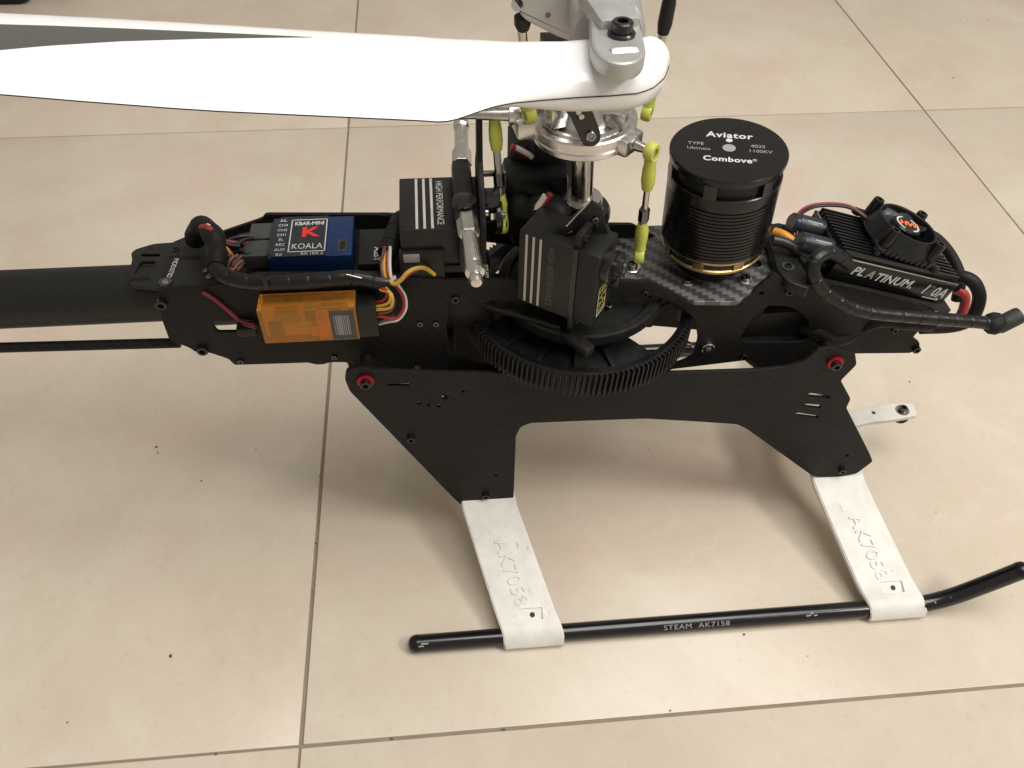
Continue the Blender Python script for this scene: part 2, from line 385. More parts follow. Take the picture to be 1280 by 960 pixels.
def strut(xt, xb, sgn):
    """raked nylon leg: from under the frame out to a clamp round the tube"""
    top = [(0, 47), (-22, 45), (-34, 40.5), (-42, 37), (-55, 31.2), (-70, 24.8), (-85, 18.6), (-95, 14.6), (-101, 12.8), (-106, 12.0), (-110.5, 10.6), (-114, 7.6), (-115.2, 4.2), (-114.4, 1.4), (-112.4, .5)]
    bot = [(0, 43.5), (-22, 41.5), (-33, 37.2), (-41, 33.4), (-54, 27.8), (-69, 21.3), (-84, 15.2), (-94, 11.0), (-100, 9.0), (-104.5, 9.2), (-109, 10.3), (-112, 8.7), (-113.3, 5.0), (-113.2, 2.6), (-112.0, 1.6)]
    prof = top + bot[::-1]; hw = 17.0
    bm = bmesh.new(); ends = []
    for s in (-1, 1):
        ring = []
        for y, z in prof:
            t = min(1, max(0, (-38 - y) / 72.0)); xc = xt + (xb - xt) * t
            ring.append(bm.verts.new((xc + s * (hw - .35 * (1 - t) * 3), -y * (-1 if sgn < 0 else 1), z)))
        ends.append(ring)
    n = len(prof)
    for i in range(n): bm.faces.new((ends[0][i], ends[0][(i + 1) % n], ends[1][(i + 1) % n], ends[1][i]))
    m = len(top)
    for e in ends:
        for i in range(m - 1): bm.faces.new((e[i], e[i + 1], e[n - 2 - i], e[n - 1 - i]))
    bmesh.ops.recalc_face_normals(bm, faces=bm.faces)
    es = [e for e in bm.edges if abs((e.verts[0].co - e.verts[1].co).x) < 9 and len(e.link_faces) == 2 and e.calc_face_angle(0) > 1.2]
    bmesh.ops.bevel(bm, geom=es, offset=.6, segments=2, affect='EDGES')
    o = bm_obj("skid_strut", bm, K['nylon'], H, True, 40)
    if sgn < 0:
        xm = xb - 2.2; n_ = Vector((0, -.38, .925)); u_ = Vector((1, 0, 0))
        bmc = bmesh.new(); add_box(bmc, (xm + 1.5, -99.8, 13.6), (13.5, 6.4, 3.0), rot=frame((0, 0, 0), (1, 0, 0), (0, -.38, .925)), bev=0)
        c1 = bm_obj("cutter", bmc, None)
        c2 = cyl("cutter", (xm + 2.5, -98, 5), (xm + 2.5, -101.5, 20), 1.5, K['black'], None)
        cut(o, [c1, c2])
        c = Vector((xm + 2.5, -99.6, 11.2)); lathe("screw_hole", [(0, 0), (1.55, 0), (1.55, .1), (0, .15)], c, n_, K['black'], o, 14)
        # raised part number running down the leg
        d = Vector(((xb - xt), -72.0, -27.5)).normalized(); s0 = Vector((xt + (xb - xt) * .56 - 1, -77.5, 22.05))
        lettering("part_number", "AK7058", 11.5, frame(s0 + Vector((0, -.385, .923)) * .08, d, Vector((0, -.385, .923))), K['nylon'], o, depth=.24, spacing=1.05, bold=.03)
    return o
strut(-50.0, -29.4, -1); strut(163.0, 182.4, -1)
strut(-50.0, -29.4, 1); strut(163.0, 182.4, 1)

# lower carbon sheets that carry the landing gear
LY = -38.0
lp = [(433, 463), (431, 474), (437, 489), (568, 624), (576, 631), (607, 632.5), (630, 629.5), (642, 622.5), (645, 545), (651, 534), (663, 529), (735, 526), (808, 523.5), (870, 527), (921, 530.5), (933, 536),
      (1014, 594), (1024, 596.5), (1050, 596), (1071, 592), (1091, 577), (1087, 567), (1058, 510), (1063.5, 499), (1051, 476), (1071, 456), (1069, 441), (1040, 434), (1022, 437), (1005, 452), (985, 459), (945, 463), (850, 466), (770, 468), (560, 466), (470, 462), (446, 459)]
slits = [[(1006, 494), (1014, 491.5), (1038, 495), (1036, 498.5), (1012, 496)], [(1000, 506.5), (1010, 505), (1027, 506.5), (1025, 511), (1008, 509)], [(991, 517.5), (998, 516), (1024, 520), (1021, 523), (996, 520)],
         [(485, 480), (511, 479.5), (511, 483), (485, 483)]]
hol = [(523.5, 504.5, 2.8), (536, 507, 2.5), (548, 508, 2.8), (556, 497, 4.4), (579, 490, 2.3), (619.5, 594.5, 2.8), (1058.5, 570, 3.3)]
def pxholes(hs, y): return [circ(V(a, b, y=y).x, V(a, b, y=y).z, r / 2.45) for a, b, r in hs]
lout = rnd_poly(XZ(lp, LY), 1.6, 3)
lh = [XZ(s, LY) for s in slits] + pxholes(hol, LY)
for s, nm in ((-1, "near"), (1, "far")):
    o = plate("landing_gear_sheet", MXZ(LY + 1 if s < 0 else -LY - 1), lout, lh, 2.0, K['carbon_side'], H)
    if s < 0:
        for a, b in ((457, 475), (1043.5, 452)):
            p = V(a, b, y=LY - .1)
            lathe("red_washer", [(2.2, 0), (4.0, 0), (4.2, .3), (4.2, 1.3), (3.4, 1.7), (2.2, 1.7)], p, (0, -1, 0), K['red_ano'], o, 28)
            screw(p + Vector((0, -1.4, -.5)), (0, -1, 0), 2.7, 2.6, K['black_ano'], o)
        for a, b in ((513.5, 547.5), (607, 618.5), (1052, 587)):
            screw(V(a, b, y=LY - .1), (0, -1, 0), 2.2, 2.2, K['black_ano'], o)
        for xa in (-50, 163):                       # small clip where sheet meets leg
            box("clip", (xa + 1, -36.6, 36.6), (5, 4.5, 2.2), K['alu_matte'], o, bev=.3)
        for p in (V(457, 475, y=LY), V(1043, 452, y=LY)):
            cyl("spacer", (p.x, LY + 2, p.z), (p.x, YP, p.z), 3.2, K['black'], o)
cyl("cross_spacer", (-63, -37, 47), (-63, 37, 47), 3, K['black'], H); cyl("cross_spacer", (176, -37, 48), (176, 37, 48), 3, K['black'], H)

# white tab with a cap screw, poking out in front of the lower sheets
tb = plate("canopy_tab", Matrix.Translation((0, 0, 37)), rnd_poly(XY([(1030, 521), (1064, 514), (1090, 507), (1118, 504), (1141, 504), (1147, 519), (1118, 524), (1090, 527), (1072, 531), (1040, 541)], 38.7), 1.6), [], 3.4, K['nylon'], H, .5)
q = V(1128, 513, z=38.7); screw(q, (0, 0, 1), 2.7, 3.0, K['dark_steel'], tb)
lathe("washer", [(0, 0), (4.2, 0), (4.4, .3), (4.2, .7), (0, .7)], q, (0, 0, 1), K['steel'], tb)
lathe("rubber_foot", [(0, 0), (4.6, 0), (5.2, -1.5), (4.0, -4), (0, -4.4)], (q.x, q.y - 1, 35.2), (0, 0, 1), K['black_soft'], tb)
lathe("screw_hole", [(0, 0), (1.3, 0), (1.3, .1), (0, .1)], V(1092, 516, z=38.72), (0, 0, 1), K['grey_plastic'], tb)
box("cross_member", (168, 0, 40), (10, 70, 6), K['black'], H)

# main side sheets: near one with its openings, far one the same
sp_ = [(196, 361), (203, 402), (212, 426), (236, 434.5), (246, 441), (262, 441), (286, 449), (293, 456.5), (340, 455), (385, 453.5), (396, 456), (406, 455.5), (412, 453), (434, 453), (440, 472), (514, 472), (519, 456.5), (524, 457), (531, 464), (536, 476), (600, 480), (836, 480), (838, 462), (937, 450),
       (952, 462), (1020, 452), (1030, 442.5), (1138, 441.5), (1149, 436), (1150, 429), (1141, 422), (1152, 410), (1172, 392), (1140, 378), (1096, 366), (1050, 356), (1012, 352), (985, 352), (968, 342), (940, 365), (920, 379), (868, 379), (840, 366), (812, 352), (757, 352), (700, 352), (640, 350), (560, 350), (520, 348), (470, 342), (318, 343), (296, 352), (262, 358)]
h_gear = [(557, 386), (600, 374), (660, 380), (757, 370), (820, 370), (850, 382), (869, 400), (873, 425), (864, 448), (840, 457), (700, 457), (600, 457), (560, 440)]
h_oct = [(265, 406), (272, 400), (298, 399), (318, 401), (318, 415), (272, 415.5)]
h_hex = [(946, 391), (962, 382), (985, 383), (1002, 391), (1010, 401), (1016, 422), (1000, 428), (930, 428), (926, 420)]
sheet_out = rnd_poly(XZ(sp_, YP), 1.2, 2)
sheet_h = [rnd_poly(XZ(h_gear, YP), 3, 3), rnd_poly(XZ(h_oct, YP), 1, 2), rnd_poly(XZ(h_hex, YP), 1.5, 2)] + pxholes([(952, 367, 3.2), (569, 373, 3)], YP)
near = plate("side_sheet", MXZ(YP + 1), sheet_out, sheet_h, 2.0, K['carbon_side'], H)
sp_far = [(a, b + 24) if (a < 300 and b < 370) else (a, b) for a, b in sp_]
far = plate("side_sheet", MXZ(-YP - 1), rnd_poly(XZ(sp_far, YP), 1.2, 2), sheet_h, 2.0, K['carbon_side'], H)
# raised rear part of the far sheet that stands above the near one
fo = [(214, 305), (240, 294), (268, 293), (324, 274), (330, 271), (480, 267), (500, 268), (500, 330), (214, 330)]
plate("upper_side_sheet", MXZ(22.3), rnd_poly(XZ(fo, 22), 1.2, 2), [rnd_poly(XZ(h, 22), .8, 2) for h in ([(441, 283), (446, 281), (452, 282), (453, 285), (448, 286), (442, 286)], [(472, 278), (476, 277), (476, 280), (472, 280)])], 2.0, K['carbon_side'], H)
for a, b, r in ((202, 379, 2.7), (253.5, 436.5, 2.7), (525, 404, 1.5), (545, 404, 1.5), (569, 373, 2.0), (301, 451.5, 1.5), (418, 446, 1.4), (986, 364, 2.0), (930, 445, 2.0), (1118, 412, 1.8), (1145, 436, 2.2), (806, 366, 1.8)):
    screw(V(a, b, y=YP - .05), (0, -1, 0), r, r * .8, K['black_ano'] if r > 1.6 else K['dark_steel'], near)
for a, b, r in ((858, 431, 2.4), (884, 432, 3.4)):
    screw(V(a, b, y=YP - .05), (0, -1, 0), r, r * .8, K['steel'], near)
# floor and cross plates inside the frame
box("lower_tray", (-110, 0, 146), (90, 40, 5), K['black'], H); box("lower_tray", (100, 0, 140), (60, 40, 5), K['black'], H)
box("rear_tray", (-120, 0, 190), (86, 42, 3), K['black'], H)
box("bearing_block", (-78, 0, 180), (22, 42, 30), K['black'], H, bev=1.5)
box("bearing_block", (-5, 0, 205), (28, 26, 16), K['black'], H, bev=2)
box("tail_drive_case", (-58, 0, 170), (26, 36, 22), K['black'], H, bev=3)

# motor deck
deck = [(700, 350), (757, 351), (812, 351), (840, 364), (868, 377), (922, 377.5), (965, 341), (972, 331)]
dz = 181.0
dn = XY(deck, dz); ymin = min(p[1] for p in dn)
dout = dn + [(96, 6), (84, 30), (20, 31), (12, 28), (-20, 24)]
o = plate("motor_deck", Matrix.Translation((0, 0, dz - 1.2)), rnd_poly(dout, 2, 3), [circ(62, 0, 14, 24), circ(87.5, -3, 3.2, 12)], 2.4, K['carbon_deck'], H)
for a, b, r in ((775, 288, 2.9), (789, 334, 3.1), (931, 350, 2.3), (859, 353, 2.0)):
    p = V(a, b, z=dz + .1)
    lathe("washer", [(r * .6, 0), (r * 1.5, 0), (r * 1.55, .5), (r * 1.4, .9), (r * .6, .9)], p, (0, 0, 1), K['alu'], o); screw(p + Vector((0, 0, .7)), (0, 0, 1), r, r * .7, K['dark_steel'], o)
box("deck_block", (0, -4, 187), (20, 28, 10), K['black'], H, bev=2)

# tail boom and the rod under it
bm = bmesh.new(); M = frame((-560, 0, 176.2), (0, 1, 0), (1, 0, 0)); add_lathe(bm, [(13.9, 0), (13.9, 375)], M, 48); bm_obj("tail_boom", bm, K['carbon_top'], H)
cyl("boom_clamp", (-198, 0, 174), (-160, 0, 174), 15.5, K['black'], H, 40, 1.0)
q = V(0, 434.5, y=-15); q2 = V(225, 428.5, y=-15); tube("tail_control_rod", [q + (q - q2) * 3, q, q2], 2.5, K['carbon_side'], H, n=12)
tz = 191.0
tp = [(163, 333), (160, 345), (163, 357), (205, 361), (262, 360), (300, 345), (270, 291), (241, 293), (219, 302.5), (192, 304.5), (170, 311), (163.5, 316), (165, 324)]
o = plate("boom_top_sheet", Matrix.Translation((0, 0, tz - 1)), rnd_poly(XY(tp, tz), 1.5, 3), [rnd_poly(XY(h, tz), 1.0, 3) for h in
    ([(176, 317), (200, 317), (200, 320.5), (176, 320.5)], [(176, 326.5), (194, 326), (193, 333.5), (171, 343), (168, 341)])], 2.0, K['carbon_top'], H)
for h in ([(161.5, 350.5), (166, 347), (188, 346), (188, 350), (162, 352)], [(186, 309), (192, 308.5), (191, 311), (186, 311.5)], [(208, 320), (252, 319.5), (252, 324), (214, 325)]):
    plate("slot", Matrix.Translation((0, 0, tz + .03)), rnd_poly(XY(h, tz), .8, 2), [], .1, K['black_soft'], o, .01)
plate("sticker_ground", Matrix.Translation((0, 0, tz + .05)), rnd_poly(XY([(208, 325), (224, 324), (216, 346), (201, 347)], tz), .8, 2), [], .12, K['black'], o, .01)
a_ = V(219.5, 326, z=tz + .2); b_ = V(212, 344, z=tz + .2)
lettering("lettering", "MODSTID", 3.2, frame((a_ + b_) / 2, b_ - a_, (0, 0, 1)), K['print'], o, bold=.06)
p = V(207, 353, z=tz); lathe("washer", [(1.4, 0), (3.3, 0), (3.1, .6), (1.5, .6)], p, (0, 0, 1), K['dark_steel'], o); screw(p, (0, 0, 1), 1.5, .7, K['steel'], o)
for a, b in ((220, 312), (258, 338), (262, 346)): screw(V(a, b, z=tz), (0, 0, 1), 1.6, .8, K['black_ano'] if a < 230 else K['steel'], o)


# ------------------------------------------------------------------ main gear, tail drive gear, shaft
def gear_mesh(bm, r0, r1, rin, z0, z1, n, twist):
    prof = [(0.0, r0), (.26, r0), (.36, r1), (.64, r1), (.74, r0)]
    rows = []
    for z, tw in ((z0, 0), (z1, twist)):
        rows.append([bm.verts.new((r * math.cos((i + f) / n * 2 * math.pi + tw), r * math.sin((i + f) / n * 2 * math.pi + tw), z)) for i in range(n) for f, r in prof])
    inn = [[bm.verts.new((rin * math.cos(i / (n * 5) * 2 * math.pi), rin * math.sin(i / (n * 5) * 2 * math.pi), z)) for i in range(n * 5)] for z in (z0, z1)]
    m = n * 5
    for i in range(m):
        j = (i + 1) % m
        bm.faces.new((rows[0][i], rows[0][j], rows[1][j], rows[1][i]))
        bm.faces.new((inn[0][j], inn[0][i], inn[1][i], inn[1][j]))
        bm.faces.new((rows[1][i], rows[1][j], inn[1][j], inn[1][i])); bm.faces.new((rows[0][j], rows[0][i], inn[0][i], inn[0][j]))
bm = bmesh.new(); gear_mesh(bm, 56.6, 58.9, 53.0, 150.0, 163.5, 136, .012)
mg = bm_obj("main_gear", bm, K['black'], H, True, 25)
def arc_win(ra, rb, a0, a1, n=10):
    return [(rb * math.cos(a0 + (a1 - a0) * i / n), rb * math.sin(a0 + (a1 - a0) * i / n)) for i in range(n + 1)] + [(ra * math.cos(a1 + (a0 - a1) * i / n), ra * math.sin(a1 + (a0 - a1) * i / n)) for i in range(n + 1)]
wins = [arc_win(30, 52.4, R(-50), R(10)), arc_win(30, 52.4, R(130), R(190))]
plate("web", Matrix.Translation((0, 0, 154)), circ(0, 0, 54, 64), wins, 4.0, K['black'], mg, .5)
for k in range(5): a = R(-166 + 22 * k); box("rib", (42 * math.cos(a), 42 * math.sin(a), 157), (22, 1.8, 3), K['black'], mg, rot=Matrix.Rotation(a, 4, 'Z'), bev=.3)
lathe("rim_bead", [(53.2, 163.4), (56.2, 163.4), (55.8, 164.2), (53.6, 164.2), (53.2, 163.4)], (0, 0, 0), (0, 0, 1), K['black_gloss'], mg, 96)
tg = lathe("tail_drive_gear", [(36.5, 166.5), (41.0, 166.5), (41.8, 167.4), (41.8, 172.6), (41.0, 173.6), (37.5, 173.6), (36.5, 172.8), (36.5, 166.5)], (0, 0, 0), (0, 0, 1), K['black'], H, 80)
plate("web", Matrix.Translation((0, 0, 169)), circ(0, 0, 37, 48), [], 3.0, K['black'], tg, .4)
for k in range(6): screw((22 * math.cos(k * 1.047), 22 * math.sin(k * 1.047), 170.5), (0, 0, 1), 2.2, 2, K['dark_steel'], tg)
lathe("gear_hub", [(0, 148), (12, 148), (12, 185), (9, 188), (0, 188)], (0, 0, 0), (0, 0, 1), K['black_ano'], mg, 32)
for a, b in ((750, 430), (757, 427)): screw(V(a, b, z=158.2), (0, 0, 1), 1.3, 1.4, K['steel'], mg)
box("servo_link_bar", V(700, 412, z=172), (6, 40, 5), K['black'], H, rot=Matrix.Rotation(R(38), 4, 'Z'), bev=1)
box("bearing_arm", V(645, 390, z=174), (48, 6, 4), K['black'], H, rot=Matrix.Rotation(R(-28), 4, 'Z'), bev=1.5)
lathe("tail_pinion", [(0, 0), (9.5, 0), (9.5, 9), (8.6, 10), (3, 10), (3, 14), (0, 14)], (-66, -6, 164), (0, 0, 1), K['black'], H, 28)
lathe("tail_pinion", [(0, 0), (7, 0), (7, 8), (6.5, 8.6), (0, 8.6)], (-50, 12, 164), (0, 0, 1), K['black'], H, 24)

SO = Vector((9.62, 0, 0)); SD = Vector((-.059, 0, 1))          # the mast leans back a little
lathe("main_shaft", [(0, 140), (5, 140), (5, 334), (4.4, 335), (0, 335)], SO, SD, K['steel'], H, 32)
o = lathe("shaft_collar", [(5.1, 215), (9.2, 215), (9.4, 215.4), (9.4, 222.4), (9.0, 223), (5.1, 223)], SO, SD, K['alu'], H, 36)
screw((-10.9, -3, 223), (0, 0, 1), .8, .1, K['dark_steel'], o, sock=False)
lathe("bearing_housing", [(6, 212), (13.0, 212), (13.4, 213), (13.4, 216), (12.6, 217.5), (10, 217.5), (10, 214), (6, 214)], SO, SD, K['black_ano'], H, 36)
lathe("bearing_ring", [(9.6, 214), (9.6, 216.8), (11.6, 216.8), (11.6, 214)], SO, SD, K['steel'], H, 36)

# ------------------------------------------------------------------ servos
def servo(o, u, v, faint=False, label=False, off=0.0):
    u = Vector(u).normalized(); v = Vector(v).normalized(); n = u.cross(v); M = Matrix((u, v, n)).transposed().to_4x4(); Rm = M.copy(); M.translation = Vector(o)
    P = lambda a, b, c: M @ Vector((a, b, c))
    body = box("servo", P(13, 0, 0), (26, 40, 20), K['servo_face'], H, rot=Rm, bev=.7)
    box("top_case", P(33.2, 0, 0), (9.6, 40, 19.6), K['black'], body, rot=Rm, bev=.7)
    box("middle_case", P(27.2, 0, 0), (2.6, 40.6, 20.5), K['black_ano'], body, rot=Rm, bev=.4)
    for s in (-1, 1):
        box("flange", P(27.2, s * 23.6, 0), (2.8, 7, 18), K['black'], body, rot=Rm, bev=.5)
        for c in (-5, 5): screw(P(28.5, s * 23.8, c), u, 1.9, 1.8, K['black_ano'], body)
    lathe("output_boss", [(0, 0), (8, 0), (8, 3.2), (7.2, 3.8), (3.5, 3.8), (3.5, 7), (0, 7)], P(38, 9.5, 0), u, K['black_ano'], body, 28)
    for a in (4.6, 8.0, 11.4): box("stripe", P(a + 1.6 + off, 0, 10.02), (1.15, 38, .08), K['stripe'], body, rot=Rm, bev=0)
    T_ = frame(P(17.2 + off * .6, 0, 10.08), -v, n)
    lettering("lettering", "HIGH PERFORMANCE", 4.4, T_, K['print_faint'] if faint else K['print'], body, sx=.78)
    if label:
        b = box("sticker", P(38.05, -9, 1), (.1, 17, 9), K['black_gloss'], body, rot=Rm, bev=0)
        for q, s in (((38.12, -9, 5.2), (.06, 17, .6)), ((38.12, -9, -3.2), (.06, 17, .6)), ((38.12, -.8, 1), (.06, .6, 9)), ((38.12, -17.2, 1), (.06, .6, 9))): box("sticker_border", P(*q), s, K['print'], body, rot=Rm, bev=0)
        for c_ in (3.4, 1.6, -.2, -1.8):          # blurred yellow print, too small to read
            for q in range(4): box("print_mark", P(38.14, -15 + 4.0 * q + random.uniform(-.4, .4), c_), (.06, random.uniform(1.6, 3.0), .9), K['yellow_print'], body, rot=Rm, bev=0)
    return body, P
s1, P1 = servo((-87, 0, 212.4), (1, 0, 0), (0, 1, 0), off=1.6)
box("maker_plate", V(514.5, 323, y=-22.2), (7.2, .5, 4.4), K['print_dim'], s1, bev=.1)
s2, P2 = servo((-29.6, -19.4, 206.3), (.83, -.56, 0), (0, 0, 1), faint=True, label=True, off=-2.4)
s3, P3 = servo((-30, 22, 222), (.83, .56, 0), (0, 0, 1), faint=True)
box("servo_cradle", (-70, 0, 200.5), (36, 42, 4), K['black'], H); box("servo_cradle", (-78, -20.5, 204), (20, 3, 16), K['black'], H)
# horn on the rear servo
hx = -42.5
plate("servo_horn", frame((hx, 0, 0), (0, 1, 0), (1, 0, 0)), rnd_poly([(2, 229), (-12, 226), (-16, 221), (-12, 212), (4, 207), (9, 214), (8, 224)], 3), [circ(-4, 221, 1.6), circ(-11, 221, 1.2)], 3, K['black_ano'], s1, .4)
for y_, z_ in ((-4, 226), (-11, 222), (3, 214)): screw((hx + 1.5, y_, z_), (1, 0, 0), 1.5, 1.2, K['dark_steel'], s1)
box("horn_block", (-46, -8, 229.5), (8, 6, 7), K['black_ano'], s1, bev=.8)
# horn of the near servo reaching forward over the deck
cyl("servo_horn", (4, -37, 214), (8.5, -40, 214), 6.5, K['black'], s2, 24, .8)
box("horn_arm", (9, -33, 205), (4, 16, 5), K['black'], s2, rot=Matrix.Rotation(R(-20), 4, 'Z') @ Matrix.Rotation(R(24), 4, 'X'), bev=1.2)
for q in ((8, -42, 218), (9, -40.5, 210)): screw(q, (.83, -.56, 0), 1.4, 1.2, K['dark_steel'], s2)
lathe("horn_screw", [(0, 0), (3, 0), (3, 2), (2.4, 2.6), (0, 2.6)], (8.6, -40.2, 214), (.83, -.56, 0), K['dark_steel'], s2, 18)
# bracket beside the shaft, its edge highlight laid on as a thin steel strip
pl = plate("servo_bracket", MXZ(-31), XZ([(700, 283), (741, 252), (752, 258), (760, 290), (735, 305), (700, 300)], -31), [], 3, K['black'], H, .4)
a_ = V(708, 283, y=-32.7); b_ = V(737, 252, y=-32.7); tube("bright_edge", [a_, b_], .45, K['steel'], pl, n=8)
for a, b in ((744, 274), (726, 290), (713, 291)): screw(V(a, b, y=-32.6), (0, -1, 0), 1.5, 1.2, K['dark_steel'], pl)
lathe("bearing_pod", [(0, 0), (8, 0), (8.6, 1), (8.6, 16), (7.6, 17), (0, 17)], (2, 2, 199), (0, 0, 1), K['black'], H, 30)

# canopy posts and their cross bracket
pb = box("post_bracket", (-58, 0, 226), (9, 44, 10), K['black'], H, bev=2.6)
box("bracket_base", (-57.5, -2, 212), (7, 40, 20), K['black'], pb, bev=1.2)
lathe("bracket_boss", [(0, 0), (5.2, 0), (5.2, 3), (3, 3.6), (0, 3.6)], (-58, -14, 230.5), (0, 0, 1), K['black_ano'], pb, 20)
for s in (-1, 1):
    hexp = lathe("canopy_post", [(0, 0), (4.4, 0), (4.6, .4), (4.6, 12.2), (4.0, 12.9), (0, 12.9)], (-57.5, s * 20, 228), (.04, s, 0), K['alu'], pb, 6, ang=20)
    lathe("post_shaft", [(0, 12.5), (3.4, 12.5), (3.5, 31), (3.1, 32), (4.0, 33), (4.0, 36.5), (2.2, 37.5), (2.0, 38.2), (2.8, 39.6), (2.9, 41.4), (2.2, 43.0), (0, 43.6)], (-57.5, s * 20, 228), (.04, s, 0), K['alu'], pb, 20)
# upright slotted guide for the swashplate pin
gd = plate("guide_sheet", frame((-50.2, 0, 0), (0, 1, 0), (1, 0, 0)), rnd_poly([(-21, 200), (-21, 222), (-10, 236), (1, 243), (2, 276), (9, 276), (10, 243), (19, 232), (21, 200)], 2), [], 2.6, K['carbon_side'], H, .3)
cyl("cross_pin", (-49, 7, 232), (-38, 7, 232), 1.4, K['dark_steel'], gd, 12); screw((-48.9, -14, 226), (1, 0, 0), 1.6, 1.4, K['steel'], gd)
lettering("lettering", "STEAM", 2.4, frame(V(608, 339, y=-24), (.1, 0, -1), (0, -1, .1)), K['print'], gd)

# ------------------------------------------------------------------ swashplate and links
SX = -5.9
sw = lathe("swashplate", [(19.0, 255.5), (21.4, 255.5), (22.0, 256.1), (22.2, 258.2), (21.7, 258.9), (21.7, 260.1), (22.5, 260.7), (22.5, 263.4), (21.9, 264), (19.4, 264), (19.0, 263.4), (19.0, 255.5)], SO, SD, K['alu'], H, 72)
lathe("bearing_gap", [(17.9, 262.6), (19.1, 262.6)], SO, SD, K['black'], sw, 56)
lathe("inner_plate", [(8, 257), (17.9, 257), (18.1, 263.2), (17.6, 264.2), (16.4, 264.4), (14.6, 263.4), (12.2, 263.6), (11.2, 266.5), (9.5, 272), (6.2, 273), (6.2, 257)], SO, SD, K['alu'], sw, 56)
for k in range(6):
    a = R(60 * k + 22); screw((SX + 15.3 * math.cos(a), 15.3 * math.sin(a), 263.8), (0, 0, 1), 1.5, .5, K['steel'], sw)
for c, s, rz in (((SX - 13.5, -5, 268), (8, 10, 9), 20), ((SX + 12.5, -8, 267), (9, 8, 7), -30), ((SX + 13, 8, 268), (8, 8, 9), 30)):
    box("inner_lug", c, s, K['alu'], sw, rot=Matrix.Rotation(R(rz), 4, 'Z'), bev=1.2)
# arms of the outer ring
SC = Vector((SX, 0, 260)); ballR = V(813, 189, z=260)
dR = ballR - SC; rR = dR.length; dR.normalize()
box("ring_arm", SC + dR * 22.0, (8, 13, 7.6), K['alu'], sw, rot=frame((0, 0, 0), dR, (0, 0, 1)), bev=1.6)
lathe("ball_stalk", [(0, 0), (3.3, 0), (3.3, 1.0), (2.4, 1.5), (1.9, rR - 28), (1.6, rR - 26.6), (0, rR - 26.4)], SC + dR * 25, dR, K['steel'], sw, 20)
box("ring_arm", (-29, 1, 260.5), (14, 15, 8), K['alu'], sw, rot=Matrix.Rotation(R(8), 4, 'Z'), bev=2.2)
box("ring_arm", (-28, 7, 264), (10, 10, 9), K['alu'], sw, bev=1.6)
lathe("pin_collar", [(0, 0), (4.3, 0), (4.5, .4), (4.5, 4.6), (4.1, 5), (0, 5)], (-33, 2, 264), (-1, .05, 0), K['alu'], sw, 24)
lathe("anti_rotation_pin", [(0, 0), (2.9, 0), (2.3, 14), (2.0, 15), (2.0, 34), (1.6, 34.5), (0, 34.5)], (-37, 2, 264), (-1, .05, 0), K['steel'], sw, 20)
box("ring_arm", (8, 19, 260), (9, 10, 7), K['alu'], sw, rot=Matrix.Rotation(R(50), 4, 'Z'), bev=1.2)
lathe("ring_underside", [(6.3, 249), (11, 249), (12, 251), (16.5, 254.4), (19, 255.7)], SO, SD, K['dark_steel'], sw, 40)
# follower arm in front of the inner plate
fa = plate("follower_arm", MXZ(-21), rnd_poly(XZ([(692, 116), (735, 124), (751, 166), (749, 176), (738, 182), (727, 177), (714, 148)], -21), 1.6), [circ(V(724, 141, y=-21).x, V(724, 141, y=-21).z, 1.3)], 3.4, K['black_ano'], sw, .5)
screw(V(738.5, 170, y=-22.8), (0, -1, .3), 2.0, 1.6, K['steel'], fa)
for a, b in ((723.5, 140), (727, 146)): lathe("screw_hole", [(0, 0), (1.1, 0), (1.1, .15), (0, .2)], V(a, b, y=-22.75), (0, -1, 0), K['steel'], fa, 12)

def ball_link(eye, d, axis, parent, L=20, m='lime', s=1.0):
    """nylon ball link: eye ring, waist and tapered shank pointing along d"""
    eye = Vector(eye); d = Vector(d).normalized(); axis = Vector(axis); axis = (axis - d * axis.dot(d)).normalized()
    bm = bmesh.new(); Mx = frame(eye, d, axis)
    add_lathe(bm, [(1.9 * s, -2.1 * s), (3.5 * s, -2.1 * s), (4.0 * s, -1.2 * s), (4.0 * s, 1.2 * s), (3.5 * s, 2.1 * s), (1.9 * s, 2.1 * s), (2.4 * s, 0), (1.9 * s, -2.1 * s)], Mx, 22)
    b2 = bmesh.new()
    add_lathe(bm, [(0, 2.6 * s), (2.7 * s, 3.2 * s), (2.5 * s, 6 * s), (2.9 * s, 9 * s), (3.0 * s, L - 4), (2.5 * s, L - 1), (2.3 * s, L), (0, L)], frame(eye, axis, d), 16)
    b2.free()
    o = bm_obj("ball_link", bm, K[m], parent, True, 50)
    bmb = bmesh.new(); bmesh.ops.create_uvsphere(bmb, u_segments=14, v_segments=8, radius=2.3 * s, matrix=Matrix.Translation(eye)); bm_obj("ball", bmb, K['steel'], parent)
    return o
def link_rod(name, a, b, axis_a, axis_b, La=20, Lb=16, ma='lime', mb='lime', r=1.5, hexa=True):
    a = Vector(a); b = Vector(b); d = (b - a).normalized(); L = (b - a).length
    rod = cyl(name, a + d * (La - 3), b - d * (Lb - 3), r, K['steel'], H, 14, .1)
    if hexa: lathe("turnbuckle", [(0, 0), (2.0, 0), (2.5, .8), (2.5, 6.5), (2.0, 7.3), (0, 7.3)], a + d * (L * .52), d, K['dark_steel'], rod, 6, ang=20)
    ball_link(a, d, axis_a, rod, La, ma); ball_link(b, -d, axis_b, rod, Lb, mb)
    return rod
eyeR = SC + dR * (rR + .5)
link_rod("servo_link", eyeR, V(799, 318, y=-24), dR, (1, -.2, .2), 18, 17, r=1.4)
link_rod("servo_link", V(617, 135, y=6), V(628, 281, y=-8), (0, -1, .2), (1, -.3, .1), 18, 14, r=1.7)
pl_ = cyl("blade_pitch_link", V(652, 30, y=-10), V(661, 143, y=-6), 1.8, K['steel'], H, 14, .1)
